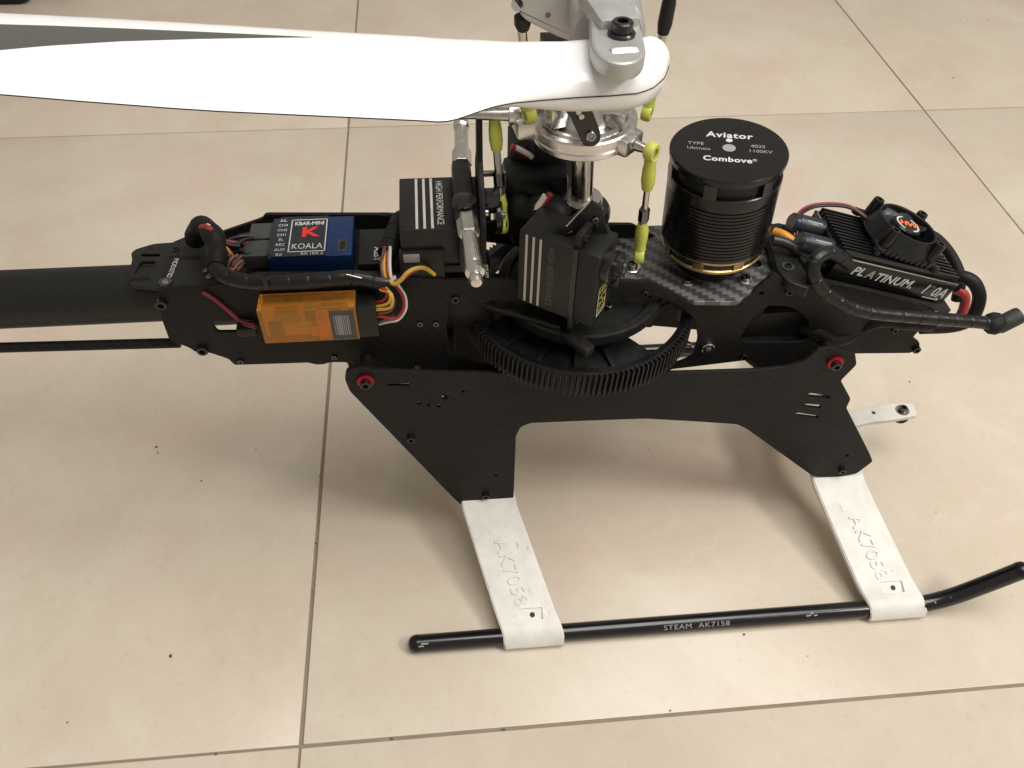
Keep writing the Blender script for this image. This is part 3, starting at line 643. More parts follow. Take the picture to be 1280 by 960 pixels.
lathe("link_cup", [(0, 0), (3.0, 0), (3.2, 3), (2.2, 5.5), (0, 5.5)], V(652.5, 20, y=-10), V(661, 143, y=-6) - V(652, 30, y=-10), K['black'], pl_, 18)
ball_link(V(662, 143, y=-6), V(652, 30, y=-10) - V(662, 143, y=-6), (-1, -.3, 0), pl_, 13)
link_rod("blade_pitch_link", V(842, -25, y=12), V(809, 140, y=10), (1, 0, 0), (1, -.5, 0), 21, 13, 'black', 'lime', r=1.8, hexa=False)

# ------------------------------------------------------------------ rotor head: hub, grip, pitch arm, blade
lathe("rotor_hub", [(0, 312), (9, 312), (13, 316), (13, 340), (10, 344), (0, 344)], (0, 0, 0), (0, 0, 1), K['alu_matte'], H, 36)
gp = plate("blade_grip", Matrix.Translation((0, 0, 326.6)), rnd_poly(XY([(737.5, 20), (739, 58), (746, 70), (762, 80), (778, 82.5), (795, 80), (805, 73), (808, 64), (805, 48), (797, 20), (789, -30), (770, -80), (748, -80), (738, -30)], 329), 3.0, 4), [], 5.6, K['alu_matte'], H, 1.1)
plate("lower_fork", Matrix.Translation((0, 0, 306.6)), rnd_poly([(-17.5, -40), (-18.5, -64), (-14, -70.5), (-7, -71), (-2, -66), (-1, -40), (0, -10), (-16, -10)], 3.0, 4), [], 4.0, K['alu_matte'], gp, 1.0)
cyl("grip_barrel", (-3, 6, 317), (-8.5, -41, 317), 13.0, K['alu_matte'], gp, 36, 1.5)
box("grip_web", V(762, 18, z=330) + Vector((0, 4, -.5)), (13, 26, 6), K['alu_matte'], gp, rot=Matrix.Rotation(R(8), 4, 'Z'), bev=1.8)
bp_ = V(777, 41, z=330)
lathe("bolt_washer", [(0, -1.2), (4.3, -1.2), (4.4, .2), (4.0, .7), (0, .7)], bp_, (0, 0, 1), K['black_ano'], gp, 28)
screw(bp_ + Vector((0, 0, .4)), (0, 0, 1), 3.4, 3.4, K['black_ano'], gp, name="blade_bolt")
# flat chamfer at the end of the grip that catches the lamp
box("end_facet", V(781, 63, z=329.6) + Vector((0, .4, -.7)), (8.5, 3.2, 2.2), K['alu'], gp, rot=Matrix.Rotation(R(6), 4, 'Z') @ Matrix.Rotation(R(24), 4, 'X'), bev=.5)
# pitch arm to the left: tall flat bar with a cross hole
ya = -14.0
arm = plate("pitch_arm", MXZ(ya + 5.5), rnd_poly(XZ([(646, 8), (638, 0), (640, -14), (652, -22), (690, -10), (737, 0), (745, 62), (733, 59), (700, 48), (664, 30), (652, 22)], ya), 2.0, 3), [circ(V(647.5, 6, y=ya).x, V(647.5, 6, y=ya).z, 1.7)], 11.0, K['alu_matte'], gp, .8)
lathe("screw_hole", [(0, 0), (1.0, 0), (1.0, .1), (0, .1)], V(685, 19, y=ya - .05), (0, -1, 0), K['dark_steel'], arm, 12)
box("head_block", (-20, -4, 296), (12, 14, 5), K['black'], gp)

# blade: lofted sections, root boss thick and blunt, then an airfoil
farE = [(900, 60), (836, 80), (828, 63), (812, 51), (780, 46), (735, 43), (700, 45.5), (640, 48.5), (590, 47), (520, 43.5), (390, 36.5), (300, 31.5), (200, 26.5), (100, 22), (0, 18), (-160, 11), (-400, 0)]
nearE = [(900, 60), (836, 82), (831, 97), (818, 109), (800, 116.5), (760, 120), (720, 122), (680, 125), (640, 129), (615, 134), (598, 139.5), (580, 146), (566, 150.5), (556, 152.2), (545, 152.3), (530, 151), (400, 145), (250, 138), (100, 126.5), (0, 118), (-160, 106), (-400, 88)]
BZ = 316.0
def edge(pts, zf):
    q = sorted((V(a, b, z=zf(a)).x, V(a, b, z=zf(a)).y) for a, b in pts[1:])
    def f(x):
        if x <= q[0][0]: return q[0][1]
        for (x0, y0), (x1, y1) in zip(q, q[1:]):
            if x <= x1: return y0 + (y1 - y0) * (x - x0) / max(1e-6, x1 - x0)
        return q[-1][1]
    return f
fF, fN = edge(farE, lambda a: (317.0 + max(0, a) / 400 * 1.0) if a < 400 else (318.0 if a < 560 else (318.0 + (a - 560) / 140 * 3.6 if a < 700 else (321.6 if a < 785 else (320.0 if a < 800 else (318.4 if a < 820 else (317.0 if a < 832 else BZ))))))), edge(nearE, lambda a: BZ); XR = V(836, 81, z=BZ).x
def sm(t): t = max(0, min(1, t)); return t * t * (3 - 2 * t)
def sect(x):
    rt = sm((x + 72) / 52.0)                       # 1 at the root boss, 0 out on the airfoil
    e = max(0.0, XR - x); rnd = math.sqrt(max(0, 1 - max(0, 1 - e / 7.0) ** 2)) if e < 7 else 1.0
    tt = (4.6 + (7.0 - 4.6) * rt) * (.35 + .65 * rnd); tb = (3.4 + (8.6 - 3.4) * rt) * (.35 + .65 * rnd)
    def top(s):
        na = 10 * (.2969 * math.sqrt(s) - .126 * s - .3516 * s * s + .2843 * s ** 3 - .1036 * s ** 4)
        ro = (1 - abs(2 * s - 1) ** 4.2) ** .55
        return na * (1 - rt) + ro * rt
    return tt, tb, top
NS = 28
ss = [.5 - .5 * math.cos(math.pi * i / NS) for i in range(NS + 1)]
xs = [XR - .05, XR - .4, XR - 1, XR - 2, XR - 3.5, XR - 5.5] + [XR - 8 - 3.0 * i for i in range(34)] + [-105 - 14 * i for i in range(18)]
bm = bmesh.new(); rings = []
bladeM = []
for x in xs:
    yf, yn = fF(x), fN(x); tt, tb, tp_ = sect(x); ring = []
    for s in ss: ring.append(bm.verts.new((x, yf + (yn - yf) * s, BZ + tt * tp_(s))))
    for s in ss[-2:0:-1]: ring.append(bm.verts.new((x, yf + (yn - yf) * s, BZ - tb * tp_(s))))
    rings.append(ring)
m = len(rings[0])
for a, b in zip(rings, rings[1:]):
    for i in range(m): bm.faces.new((a[i], a[(i + 1) % m], b[(i + 1) % m], b[i]))
bm.faces.new(rings[0]); bm.faces.new(rings[-1][::-1])
bmesh.ops.recalc_face_normals(bm, faces=bm.faces)
bl = bm_obj("rotor_blade", bm, K['white_paint'], H, True, 50)
# dark parting seam along the near edge and round the root
seam = [Vector((x, fN(x) - .08, BZ)) for x in xs]
tube("parting_seam", seam, .2, K['black'], bl, n=6, straight=True)
# grey carbon wedge printed along the leading edge
wed = [(390, 46.2, 46.6), (340, 43.8, 47.0), (250, 39.5, 48.4), (150, 35.2, 51.5), (60, 31.8, 57), (0, 30.2, 62.5), (-100, 27, 73), (-250, 22, 90)]
bm = bmesh.new(); rr = []
for i in range(41):
    a = 390 - 640 * i / 40
    for (a0, u0, l0), (a1, u1, l1) in zip(wed, wed[1:]):
        if a1 <= a <= a0: t = (a0 - a) / (a0 - a1); up = u0 + (u1 - u0) * t; lo = l0 + (l1 - l0) * t; break
    row = []
    for k in range(7):
        q = V(a, up + (lo - up) * k / 6, z=BZ + 4.0)
        for _ in range(3):
            yf, yn = fF(q.x), fN(q.x); tt, tb, tp_ = sect(q.x); s = min(1, max(0, (q.y - yf) / (yn - yf))); q = V(a, up + (lo - up) * k / 6, z=BZ + tt * tp_(s) + .07)
        row.append(bm.verts.new(q))
    rr.append(row)
for a, b in zip(rr, rr[1:]):
    for k in range(6): bm.faces.new((a[k], a[k + 1], b[k + 1], b[k]))
bmesh.ops.recalc_face_normals(bm, faces=bm.faces)
K['grey_graphic'] = mat("grey carbon graphic", (.085, .085, .08), .35, var=.35, scale=1500, coat=.3)
bm_obj("carbon_graphic", bm, K['grey_graphic'], bl, True, 60)

# ------------------------------------------------------------------ motor
ma = Vector((63.8, 0, 190.6)); mb = Vector((60.6, 0, 246.0)); md = (mb - ma).normalized(); mh = (mb - ma).length
ML = lambda r, h: (r, h)
mt = lathe("motor", [(22.5, 9.5), (25.4, 9.5)] + [q for i in range(15) for q in ((25.4, 10.0 + i * 1.85), (25.4, 11.2 + i * 1.85), (24.85, 11.35 + i * 1.85), (24.85, 11.75 + i * 1.85))] + [(25.4, 37.9), (25.6, 39.2), (25.6, 44.0), (25.2, 44.4), (23.6, 44.4), (23.6, 38)], ma, md, K['black_gloss'], H, 72, ang=25)
lathe("inner_core", [(0, 6), (23.5, 6), (23.5, 50.8), (0, 50.8)], ma, md, K['black'], mt, 40)
lathe("top_cap", [(22.3, 51.1), (25.8, 51.3), (26.1, 52.3), (26.1, 54.2), (25.6, 54.8), (0, 54.9)], ma, md, K['black_gloss'], mt, 72, ang=20)
Mm = frame(ma, (1, 0, 0), md)
for k in range(6):                                   # posts between the cooling windows
    a0 = R(60 * k - 7); bm = bmesh.new()
    add_lathe(bm, [(23.4, 44.1), (25.55, 44.1), (25.75, 51.4), (23.4, 51.4), (23.4, 44.1)], Mm, 4, a0, a0 + R(13))
    bmesh.ops.recalc_face_normals(bm, faces=bm.faces); bm_obj("window_post", bm, K['black_ano'], mt)
lathe("base_ring", [(20.5, 9.8), (25.1, 9.8), (25.35, 9.3), (25.2, 8.2), (24.1, 7.8), (24.0, 4.4), (24.7, 3.9), (24.4, 2.4), (21, 1.6), (14, 1.4), (0, 1.4)], ma, md, K['gold'], mt, 64, ang=25)
for k in range(8):                                   # webs across the slots of the base ring
    a0 = R(45 * k + 8); bm = bmesh.new()
    add_lathe(bm, [(23.8, 8.0), (25.1, 8.0), (24.6, 4.1), (23.8, 4.1)], Mm, 3, a0, a0 + R(12)); bm_obj("ring_web", bm, K['gold'], mt)
lathe("slot_shadow_core", [(24.12, 4.5), (24.18, 7.7)], ma, md, K['black'], mt, 48)
Tm = lambda dx, dy, rz: Mm @ Matrix.Rotation(R(rz), 4, 'Z') @ Matrix.Translation((dx, dy, 54.95))
rz = -16
lettering("lettering", "Aviator", 6.0, Tm(0, 10.4, rz), K['print'], mt, bold=.16, spacing=1.12)
lettering("lettering", "Combove", 5.0, Tm(-.5, -9.0, rz), K['print'], mt, bold=.14, spacing=1.08); lettering("lettering", "\u00ae", 2.6, Tm(11.2, -8.2, rz), K['print'], mt)
lettering("lettering", "TYPE", 3.3, Tm(-14.6, 2.2, rz), K['print_dim'], mt)
lettering("lettering", "Ultimate", 3.0, Tm(-13.2, -1.6, rz), K['print_dim'], mt)
lettering("lettering", "4025", 3.3, Tm(12.6, 3.0, rz), K['print_dim'], mt)
lettering("lettering", "1100KV", 3.2, Tm(13.6, -.9, rz), K['print_dim'], mt)
lathe("shaft_end", [(0, 54.95), (2.9, 54.95), (2.9, 55.2), (0, 55.25)], ma, md, K['print_dim'], mt, 24)
c = Tm(0, 6.4, rz) @ Vector((0, 0, 0)); lathe("dot", [(0, 0), (1.5, 0), (1.5, .06), (0, .06)], c, md, K['print'], mt, 18)

lathe("motor_mount", [(0, -10), (15, -10), (16, -9), (16, -1), (20, 0), (21, 1.8), (0, 1.8)], ma, md, K['black'], mt, 40)
# black mount arm between deck and speed controller
arm = plate("mount_arm", Matrix.Translation((0, 0, 186)), rnd_poly(XY([(958, 290), (963, 280), (975, 277), (986, 284), (994, 303), (999, 325), (1012, 345), (1012, 362), (985, 352), (972, 338), (966, 315)], 189), 3, 3), [], 6, K['black'], H, .8)
for a, b in ((968.5, 295), (985, 333.5)):
    p = V(a, b, z=189.1); lathe("washer", [(1.6, 0), (3.0, 0), (3.0, .5), (1.6, .5)], p, (0, 0, 1), K['grey_plastic'], arm, 20); screw(p, (0, 0, 1), 1.9, 1.3, K['black_ano'], arm)
tube("motor_lead", [V(968, 290, y=8), V(980, 294, y=4), V(992, 303, y=0), V(1004, 314, y=-4)], 2.4, K['w_orange'], H)
for dy in (5, -5): tube("motor_lead", [V(966, 300, y=dy), V(985, 305, y=dy - 2), V(1010, 322, y=dy - 4)], 2.6, K['w_black'], H)

# ------------------------------------------------------------------ speed controller with fan
eo = Vector((122, 0, 197.5)); eu = Vector((math.cos(R(17.5)), 0, -math.sin(R(17.5)))); en = Vector((math.sin(R(17.5)), 0, math.cos(R(17.5))))
EM = frame(eo, eu, en); ER = EM.to_3x3().to_4x4(); E = lambda a, b, c: EM @ Vector((a, b, c))
es = box("speed_controller", E(36, 0, -8.6), (72, 37.4, 12), K['black_gloss'], H, rot=ER, bev=1.0)
box("heat_sink", E(36, 0, -2.6), (72, 38, 1.6), K['black_ano'], es, rot=ER, bev=.5)
for k in range(13): box("fin", E(36, -16.8 + 2.8 * k, -.4), (69, 1.1, 3.6), K['black_ano'], es, rot=ER, bev=.2)
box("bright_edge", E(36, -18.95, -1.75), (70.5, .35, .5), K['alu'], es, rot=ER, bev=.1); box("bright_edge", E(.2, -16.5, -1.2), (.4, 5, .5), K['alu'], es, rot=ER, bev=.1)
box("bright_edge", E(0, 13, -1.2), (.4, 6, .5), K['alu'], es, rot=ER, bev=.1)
sn = Vector((0, -1, 0))
for t_, u_, c_, z_, k_ in (("PL", 10.6, -7.6, 6.8, 'print'), ("A", 19.0, -7.9, 6.8, 'print_dim'), ("TINUM.", 24.4, -8.2, 6.8, 'print'), ("1", 54.2, -8.9, 8.4, 'print'), ("2", 57.0, -9.0, 8.4, 'print_faint'), ("0A", 60.8, -9.1, 8.4, 'print')):
    lettering("lettering", t_, z_, frame(E(u_, -18.8, c_), eu, sn), K[k_], es, bold=.13, shear=.25, sx=1.02 if z_ < 7 else .84, align='LEFT', spacing=1.03)
box("arrow_mark", E(63, -18.75, -13.4), (10, .1, .5), K['print'], es, rot=ER, bev=0); box("arrow_mark", E(67, -18.75, -12.8), (2.5, .1, .5), K['print'], es, rot=ER @ Matrix.Rotation(R(30), 4, 'Y'), bev=0)
box("controller_tray", E(36, 0, -17.5), (84, 42, 3), K['carbon_top'], H, rot=ER)
for b_, c_ in ((7.5, -5.2), (-6.5, -6.2)):
    cp = lathe("capacitor", [(0, -16.5), (4.3, -16.5), (4.9, -15.8), (5.0, -14), (4.6, -13.4), (5.0, -12.8), (5.0, 1), (0, 1)], E(0, b_, c_), eu, K['slate'], es, 28)
    lathe("capacitor_end", [(0, -16.7), (4.1, -16.7), (4.1, -16.5)], E(0, b_, c_), eu, K['dark_steel'], es, 24)
    box("sleeve_print", E(-6, b_ - 2.6, c_ + 4.4), (9, .8, .1), K['print_dim'], es, rot=ER @ Matrix.Rotation(R(27), 4, 'X'), bev=0)
box("capacitor_board", E(-3, 0, -12.5), (22, 30, 2), K['black'], es, rot=ER)
# fan
FM = EM @ Matrix.Translation((38.5, 1.5, 2.2)) @ Matrix.Rotation(R(-6), 4, 'Z'); FR = FM.to_3x3().to_4x4(); F = lambda a, b, c: FM @ Vector((a, b, c))
fn = box("cooling_fan", F(0, 0, 1.2), (34, 35, 2.4), K['black'], H, rot=FR, bev=.7)
bm = bmesh.new(); add_lathe(bm, [(18.6, 2), (17.0, 6), (15.9, 10.2), (15.6, 11), (14.8, 11), (14.5, 10.6), (14.3, 3), (14.3, 2.2), (19.0, 2)], FM, 56); bmesh.ops.recalc_face_normals(bm, faces=bm.faces)
bm_obj("duct", bm, K['black'], fn, True, 35)
lathe("duct_floor", [(0, 2.6), (13.9, 2.6)], F(0, 0, 0), en, K['black_soft'], fn, 40)
for a, b in ((-13, 13), (13, 13), (13, -13), (-13, -13)):
    lathe("corner_post", [(0, 0), (3.0, 0), (2.8, 10.9), (2.5, 11.8), (1.4, 11.8), (1.3, 10.4), (0, 10.4)], F(a, b, .5), en, K['black_gloss'], fn, 20)
for a, b in ((-17, -17), (17, -17), (-17, 17)): lathe("foot", [(0, 0), (2.4, 0), (2.2, 2.5), (0, 3)], F(a, b, -1), en, K['black_gloss'], fn, 16)
for k in range(9): box("grille_bar", F(-12 + 3 * k, -17.3, 1.2), (1.4, 1.2, 3.2), K['black_gloss'], fn, rot=FR, bev=.2)
lathe("fan_hub", [(7.6, 3), (7.6, 9.7), (7.0, 10.4), (0, 10.4)], F(0, 0, 0), en, K['black_gloss'], fn, 32)
for k in range(7):                                  # swept pitched blades
    bm = bmesh.new(); g = []
    for i in range(7):
        r = 7.2 + 6.7 * i / 6; row = []
        for j in range(5):
            a = 2 * math.pi * k / 7 + .10 * i + .62 * (j / 4 - .5); zc = 7.6 + 4.2 * (j / 4 - .5) * -1
            row.append(bm.verts.new(FM @ Vector((r * math.cos(a), r * math.sin(a), zc))))
        g.append(row)
    for p, q in zip(g, g[1:]):
        for j in range(4): bm.faces.new((p[j], p[j + 1], q[j + 1], q[j]))
    bmesh.ops.solidify(bm, geom=bm.faces[:], thickness=.5)
    bm_obj("fan_blade", bm, K['fan_grey'], fn, True, 50)
for a0, a1 in ((R(100), R(235)), (R(280), R(415))):
    bm = bmesh.new(); add_lathe(bm, [(5.3, 10.5), (6.2, 10.5)], FM, 20, a0, a1); bm_obj("emblem_ring", bm, K['print'], fn)
lettering("emblem", "HW", 5.6, FM @ Matrix.Rotation(R(-2), 4, 'Z') @ Matrix.Translation((0, 0, 10.52)), K['print_orange'], fn, bold=.22, shear=.3, sx=1.05, spacing=.95)
tube("fan_wire", [F(-16, 9, 3), V(1060, 257, y=16), V(1030, 254.5, y=18), V(1008, 259, y=16), V(995, 272, y=10), V(993, 295, y=2)], .75, K['w_maroon'], fn)
tube("fan_wire", [F(-16, 7, 3), V(1062, 260, y=15), V(1033, 257, y=17), V(1012, 261, y=15), V(998, 273, y=9), V(996, 296, y=1)], .75, K['w_black'], fn)

# power cables of the speed controller
bm = bmesh.new(); add_tube(bm, dense([V(1062, 330, y=-17), V(1040, 316, y=-20), V(1022, 322, y=-24), V(1016, 338, y=-27), V(1025, 358, y=-29), V(1050, 378, y=-31), V(1085, 390, y=-32), V(1130, 395, y=-32), V(1180, 399, y=-32), V(1240, 404, y=-32)]), wrapped(3.4, 9.5, .6, .3), 16)
cb = bm_obj("wrapped_cable", bm, K['sleeve'], H, True, 30)
a_ = V(1230, 404, y=-32); c_ = V(1274, 391, y=-27)
lathe("plug_collar", [(0, 0), (4.2, 0), (5.4, 1.5), (5.8, 4), (5.2, 7), (4.0, 8.5), (0, 8.5)], V(1233, 409, y=-33), (.9, .25, .35), K['black_soft'], cb, 10)
lathe("plug", [(0, 0), (4.0, 0), (4.5, 1), (4.5, 11.2), (4.2, 12.2), (3.0, 12.4), (2.8, 9), (0, 9)], V(1246, 408, y=-32), (.82, .15, .42), K['plug_grey'], cb, 18)
tube("power_cable", [V(1185, 352, y=-6), V(1200, 346, y=-10), V(1216, 352, y=-14), V(1224, 368, y=-17), V(1221, 386, y=-19), V(1212, 400, y=-20), V(1190, 408, y=-20), V(1150, 410, y=-18)], 3.4, K['black_soft'], H, n=14)
tube("power_cable", [V(1150, 288, y=16), V(1172, 300, y=14), V(1190, 322, y=8), V(1200, 348, y=0), V(1196, 375, y=-4)], 3.0, K['black_soft'], H, n=14)
tube("power_cable", [V(1196, 362, y=-3), V(1206, 370, y=-5), V(1205, 384, y=-7), V(1198, 400, y=-9)], 2.6, K['w_red'], H, n=14)
tube("power_cable", [V(1020, 405, y=-20), V(1060, 415, y=-18), V(1100, 402, y=-24), V(1130, 405, y=-26), V(1165, 407, y=-24)], 3.2, K['black_soft'], H, n=12)
for pts, r in (([(985, 410, -8), (1015, 412, -20), (1045, 425, -22), (1075, 412, -18)], 4.0), ([(1000, 400, 4), (1040, 400, -8), (1080, 415, -10), (1110, 420, -6)], 3.5)):
    tube("hidden_cable", [V(a, b, y=c) for a, b, c in pts], r, K['black_soft'], H, n=12)
box("battery_tray", (120, 0, 150), (70, 34, 18), K['black'], H, bev=2)
box("pinion_case", (70, 0, 168), (44, 40, 22), K['black'], H, bev=3)
tube("bright_wire", [V(949, 400, y=-10), V(960, 399, y=-10), V(973, 401.5, y=-10)], .9, K['w_white'], H)
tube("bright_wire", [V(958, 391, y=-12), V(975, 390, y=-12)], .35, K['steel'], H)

# ------------------------------------------------------------------ electronics at the rear
gy = box("gyro", (-128.5, .5, 200), (37.5, 29.5, 11.6), K['blue'], H, bev=.7)
lab = plate("sticker", Matrix.Translation((0, 0, 206)), rnd_poly([(-147.6, -11), (-145, -14.2), (-121.4, -14.2), (-121.4, 15.2), (-143.5, 15.2), (-147.6, 11.5)], .6, 2), [], .9, K['slate'], gy, .15)
zt = 206.52
sx0, sx1, sy0, sy1 = -138.2, -122.0, -11.2, 12.4
for c_, s_ in ((((sx0 + sx1) / 2, sy0, zt), (sx1 - sx0, .5, .06)), (((sx0 + sx1) / 2, sy1, zt), (sx1 - sx0, .5, .06)), ((sx0, (sy0 + sy1) / 2, zt), (.5, sy1 - sy0 + .5, .06)), ((sx1, (sy0 + sy1) / 2, zt), (.5, sy1 - sy0 + .5, .06))):
    box("sticker_border", c_, s_, K['print'], gy, bev=0)
FT = lambda x, y: Matrix.Translation((x, y, zt))
lettering("lettering", "KBAR-MINI", 3.6, FT(-130, 9.4), K['print'], gy, bold=.1, sx=.78)
lettering("lettering", "K", 9.5, FT(-129.5, 2.6), K['print_red'], gy, bold=.35, sx=1.25)
lettering("lettering", "KOALA", 5.6, FT(-130.1, -7.6), K['print'], gy, sx=.76)
for k, t_ in enumerate(("AIL", "CH4", "CH2", "CH1", "EL", "REC", "AUX", "RX")): lettering("lettering", t_, 2.6, FT(-142.2, 12.2 - 3.6 * k), K['print'], gy, sx=.9)
lettering("lettering", "RX 1", 2.4, FT(-130, -12.9), K['print'], gy); lettering("lettering", "RX 2", 2.4, FT(-125, -12.9), K['print'], gy)
box("usb_port", (-114.3, -7, 205.6), (4.4, 8, .8), K['dark_steel'], gy, bev=.2); box("usb_slot", (-114, -7, 206.02), (2.6, 6, .2), K['black'], gy, bev=0)
box("button", (-118, -8.5, 205.6), (3, 8, 1.0), K['blue'], gy, bev=.3)
for yy, l in ((8.5, 10), (-4.5, 13)):
    p = box("plug", (-153, yy, 200.5), (l, 11.5, 7.5), K['grey_plastic'], H, bev=.6)
    for k in range(3): cyl("pin_wire", (-153 - l / 2 + 1, yy - 3.4 + 3.4 * k, 200.5), (-160 - l / 2, yy - 3 + 3 * k, 199), 1.0, K['black'], p, 8)
nb = box("regulator", (-100.5, -3, 197), (14, 26, 9), K['black'], H, bev=.7)
lettering("lettering", "ASSY", 4.6, frame((-98.8, -9, 201.55), (0, -1, 0), (0, 0, 1)), K['print'], nb, bold=.05)
box("gyro_tray", (-120, 0, 193), (80, 40, 2), K['black'], H)

# orange receiver on the outside of the near sheet
rx = box("receiver", (-130.6, -30.2, 183.6), (43.5, 11.4, 20.6), K['orange'], H, bev=.8)
box("circuit_board", (-132, -30.2, 183.6), (38, 1.2, 17), K['green_board'], rx, bev=0)
for c_, s_, m_ in (((-140, -32, 187), (10, 2, 6), 'dark_steel'), ((-126, -32.2, 178.5), (9, 3, 6), 'w_orange'), ((-128, -32, 187), (8, 2, 5), 'black'), ((-146, -31.8, 180), (6, 2, 8), 'grey_plastic'), ((-137, -28, 189), (8, 4, 4), 'black'), ((-120, -29, 190), (9, 4, 3), 'dark_steel')):
    box("component", c_, s_, K[m_], rx, bev=.2)
box("sticker", (-115.5, -36.02, 183), (11, .12, 17.5), K['grey_plastic'], rx, bev=0)
for k in range(9): box("barcode_line", (-119 + .8 * k + random.uniform(-.15, .15), -36.12, 183), (random.choice((.25, .4, .5)), .05, 12), K['print_dim'], rx, bev=0)
box("clear_tape", (-124, -36.02, 184), (6, .1, 18), K['orange'], rx, bev=0)
box("plug_bank", (-104.4, -30, 183.4), (9, 10.5, 19), K['black'], rx, bev=.6)
tube("antenna_wire", [V(318, 406, y=-27), V(302, 402, y=-25), V(285, 388, y=-24.4), V(268, 374, y=-24.2), V(253, 365, y=-24)], .9, K['w_maroon'], H)
tube("antenna_wire", [V(320, 409, y=-28), V(306, 408, y=-26), V(298, 406, y=-24.5)], 1.1, K['w_brown'], H)
box("antenna_block", V(309, 411, y=-26), (9, 6, 5), K['black'], H, bev=.8)
# wires from the receiver
def wire(pts, m_, r=.75): tube("servo_wire", [V(a, b, y=c) for a, b, c in pts], r, K[m_], H, n=8)
wire([(459, 377, -29), (470, 378, -31), (481, 374, -33), (484, 364, -32), (474, 359, -29)], 'w_red')
wire([(459, 381, -30), (472, 383, -33), (486, 378, -35), (487, 366, -33), (476, 362, -30), (470, 352, -27)], 'w_yellow')
wire([(459, 387, -31), (472, 387, -34), (488, 384, -36), (490, 370, -34), (482, 360, -30)], 'w_yellow')
wire([(460, 391, -31), (474, 391, -34), (488, 388, -35), (492, 374, -33), (480, 358, -29)], 'w_brown')
wire([(461, 397, -32), (475, 395, -34), (494, 398, -33), (504, 386, -31), (503, 370, -29), (493, 355, -27), (490, 350, -26)], 'w_red', .85)
wire([(470, 406, -31), (485, 402, -32), (498, 399, -31), (507, 386, -30), (506, 370, -28), (498, 357, -27), (492, 345, -25)], 'w_white', .8)
wire([(462, 402, -31), (478, 400, -32), (492, 394, -32)], 'w_brown', .8)
for k, (dx, m_) in enumerate(((0, 'w_yellow'), (3.5, 'w_red'), (7, 'w_white'), (-3, 'w_brown'))):
    wire([(483 + dx * .7, 308, -14 - k), (480 + dx, 328, -22), (481 + dx, 343, -26), (484 + dx, 352, -27)], m_, .8)
wire([(486, 350, -27), (492, 355, -29), (500, 351, -29), (509, 341, -28), (520, 335.5, -26), (532, 335.5, -24.5), (543, 343, -22)], 'w_yellow', 1.0)
wire([(484, 350, -26), (497, 353, -28), (508, 345, -27), (517, 339, -25)], 'w_red', .8)
wire([(488, 352, -26), (499, 350, -27), (510, 342, -26), (522, 338, -24)], 'w_brown', .8)
# looms
bm = bmesh.new(); add_tube(bm, dense([V(512, 300, y=20), V(512, 284, y=16), V(504, 274, y=8), V(497, 284, y=0), V(491, 300, y=-8), V(484, 318, y=-16)]), wrapped(4.6, 9, .7, .4), 16); bm_obj("wire_loom", bm, K['black_soft'], H, True, 40)
bm = bmesh.new(); add_tube(bm, dense([V(268, 333, y=-19), V(282, 345, y=-24), V(310, 352, y=-27), V(350, 353, y=-28), (V(400, 350, y=-28)), V(440, 347, y=-27), V(470, 352, y=-27), V(486, 353, y=-26)]), wrapped(3.5, 9, .7, .3), 16); lm_ = bm_obj("wire_loom", bm, K['sleeve'], H, True, 30)
box("cable_tie", V(332, 353, y=-31), (2.4, 1.2, 8), K['black_gloss'], lm_); box("cable_tie", V(331, 346, y=-29.5), (1.6, 1.6, 1.4), K['dark_steel'], lm_)
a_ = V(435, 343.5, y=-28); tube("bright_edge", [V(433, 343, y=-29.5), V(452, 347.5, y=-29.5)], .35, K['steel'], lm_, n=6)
bm = bmesh.new(); add_tube(bm, dense([V(244, 300, y=14), V(247, 286, y=11), V(257, 284, y=5), V(268, 298, y=-3), V(271, 316, y=-11), V(270, 334, y=-19)]), lambda s: 4.7 + .4 * math.sin(s * .5), 16); hs = bm_obj("wire_loom", bm, K['black_soft'], H, True, 40)
tube("servo_wire", [V(252, 284, y=2), V(258, 284, y=-1), V(266, 289, y=-3)], 1.4, K['w_red'], H, n=8); tube("servo_wire", [V(257, 281.5, y=3), V(262, 284, y=0), V(270, 291, y=-2)], 1.4, K['w_white'], H, n=8)
for pts, m_ in (([(274, 298, -2), (285, 302, -3), (300, 304, -2), (315, 303, 2)], 'w_maroon'), ([(276, 305, -6), (284, 312, -8), (290, 320, -9)], 'w_orange'), ([(274, 308, -7), (280, 316, -9), (286, 322, -10)], 'w_white'), ([(275, 300, -4), (286, 306, -5), (300, 308, -5)], 'w_black'),
                 ([(288, 318, -10), (280, 324, -13), (277, 334, -15), (284, 338, -15), (292, 332, -13), (300, 322, -9), (318, 314, -4)], 'w_brown'), ([(293, 320, -11), (286, 328, -14), (284, 337, -16), (292, 337, -15), (300, 328, -11), (318, 318, -5)], 'w_brown'),
                 ([(297, 318, -9), (291, 330, -13), (296, 338, -14), (306, 326, -9), (320, 320, -6)], 'w_brown'), ([(300, 312, -6), (308, 316, -8), (318, 322, -8)], 'w_black'), ([(296, 306, -4), (306, 300, 0), (318, 298, 4)], 'w_black'), ([(286, 300, 0), (300, 296, 4), (318, 294, 6)], 'w_black')):
    wire(pts, m_, 1.0)
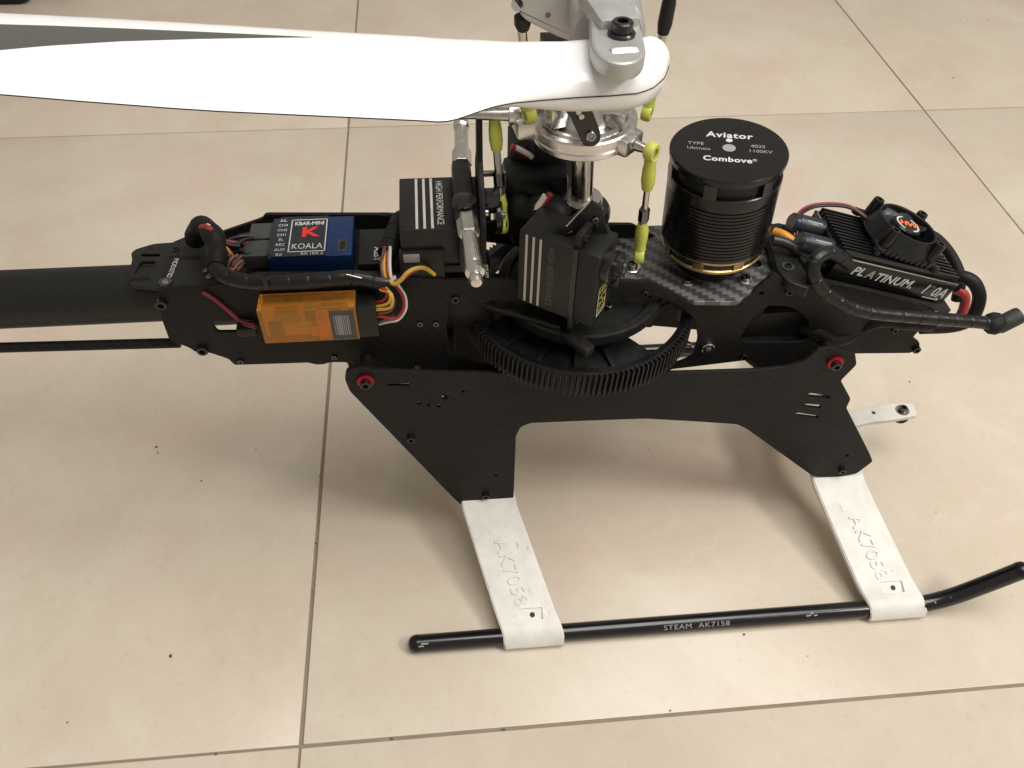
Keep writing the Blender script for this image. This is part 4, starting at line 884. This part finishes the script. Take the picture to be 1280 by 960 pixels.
# looms behind the shaft
bm = bmesh.new(); add_tube(bm, dense([V(655, 300, y=14), V(644, 270, y=16), V(640, 225, y=20), V(648, 198, y=22), V(664, 190, y=22), V(685, 200, y=20), V(700, 215, y=18)]), lambda s: 5.5 + .5 * math.sin(s * .7), 16); bm_obj("wire_loom", bm, K['black_soft'], H, True, 40)
bm = bmesh.new(); add_tube(bm, dense([V(640, 232, y=8), V(665, 238, y=6), V(690, 250, y=4), V(705, 268, y=2)]), lambda s: 5.2 + .4 * math.sin(s * .6), 16); bm_obj("wire_loom", bm, K['black_soft'], H, True, 40)
bm = bmesh.new(); add_tube(bm, dense([V(645, 255, y=2), V(662, 262, y=-4), V(690, 258, y=-8), V(700, 275, y=-12)]), lambda s: 5.8 + .4 * math.sin(s * .6), 16); bm_obj("wire_loom", bm, K['black_soft'], H, True, 40)
for a, b, m_, y_ in ((650, 189, 'w_red', 15), (655, 190.5, 'w_white', 15), (675, 254, 'w_white', -9.5), (681, 252, 'w_red', -9.5)):
    p = V(a, b, y=y_)
    dx = Vector((4, 0, -2.5)) if b < 200 else Vector((-2.2, 0, -4))
    tube("servo_wire", [p - dx, p, p + dx], 1.5, K[m_], H, n=8)
box("loom_mount", (-24, 14, 214), (30, 20, 34), K['black'], H, bev=4)

# ------------------------------------------------------------------ small dirt on the floor and the thing cut off by the corner
bm = bmesh.new(); random.seed(11)
for a, b, s in ((1192, 97, 1.6), (1236, 24, 1.2), (1201, 25, 1.0), (195.6, 558.5, 1.8), (197.5, 566, 1.0), (252, 601, 1.2), (213.5, 820, 2.0), (84, 903, .8), (607, 701, 1.0), (1137, 477, 1.2), (811, 562, .8), (768, 570, .8), (930, 793, 1.2), (400, 595, 1.0), (395, 679, 1.2), (391, 739, .9), (270, 943, 1.2), (490, 923, 1.2), (630, 912, 1.4), (838, 888, 1.0), (320, 562, .8), (1010, 820, .7), (1170, 640, .6)):
    p = V(a, b, z=.2); r = bmesh.ops.create_icosphere(bm, subdivisions=1, radius=s * .5, matrix=Matrix.Translation(p))
    for v in r['verts']: v.co = p + Vector(((v.co.x - p.x) * random.uniform(.6, 1.5), (v.co.y - p.y) * random.uniform(.6, 1.4), max(-.1, (v.co.z - p.z) * .7)))
gr = bm_obj("floor_grit", bm, mat("dark grit", (.10, .078, .06), .8), None, False)
gr["kind"] = "stuff"; gr["label"] = "small dark specks of dirt scattered on the tiles"; gr["category"] = "dirt"
bc = box("black_case", (-545 - 130, 737 + 100, 40), (260, 200, 78), K['black_soft'], None, bev=12)
bc["label"] = "black rounded case on the floor cut off by the top left corner"; bc["category"] = "case"
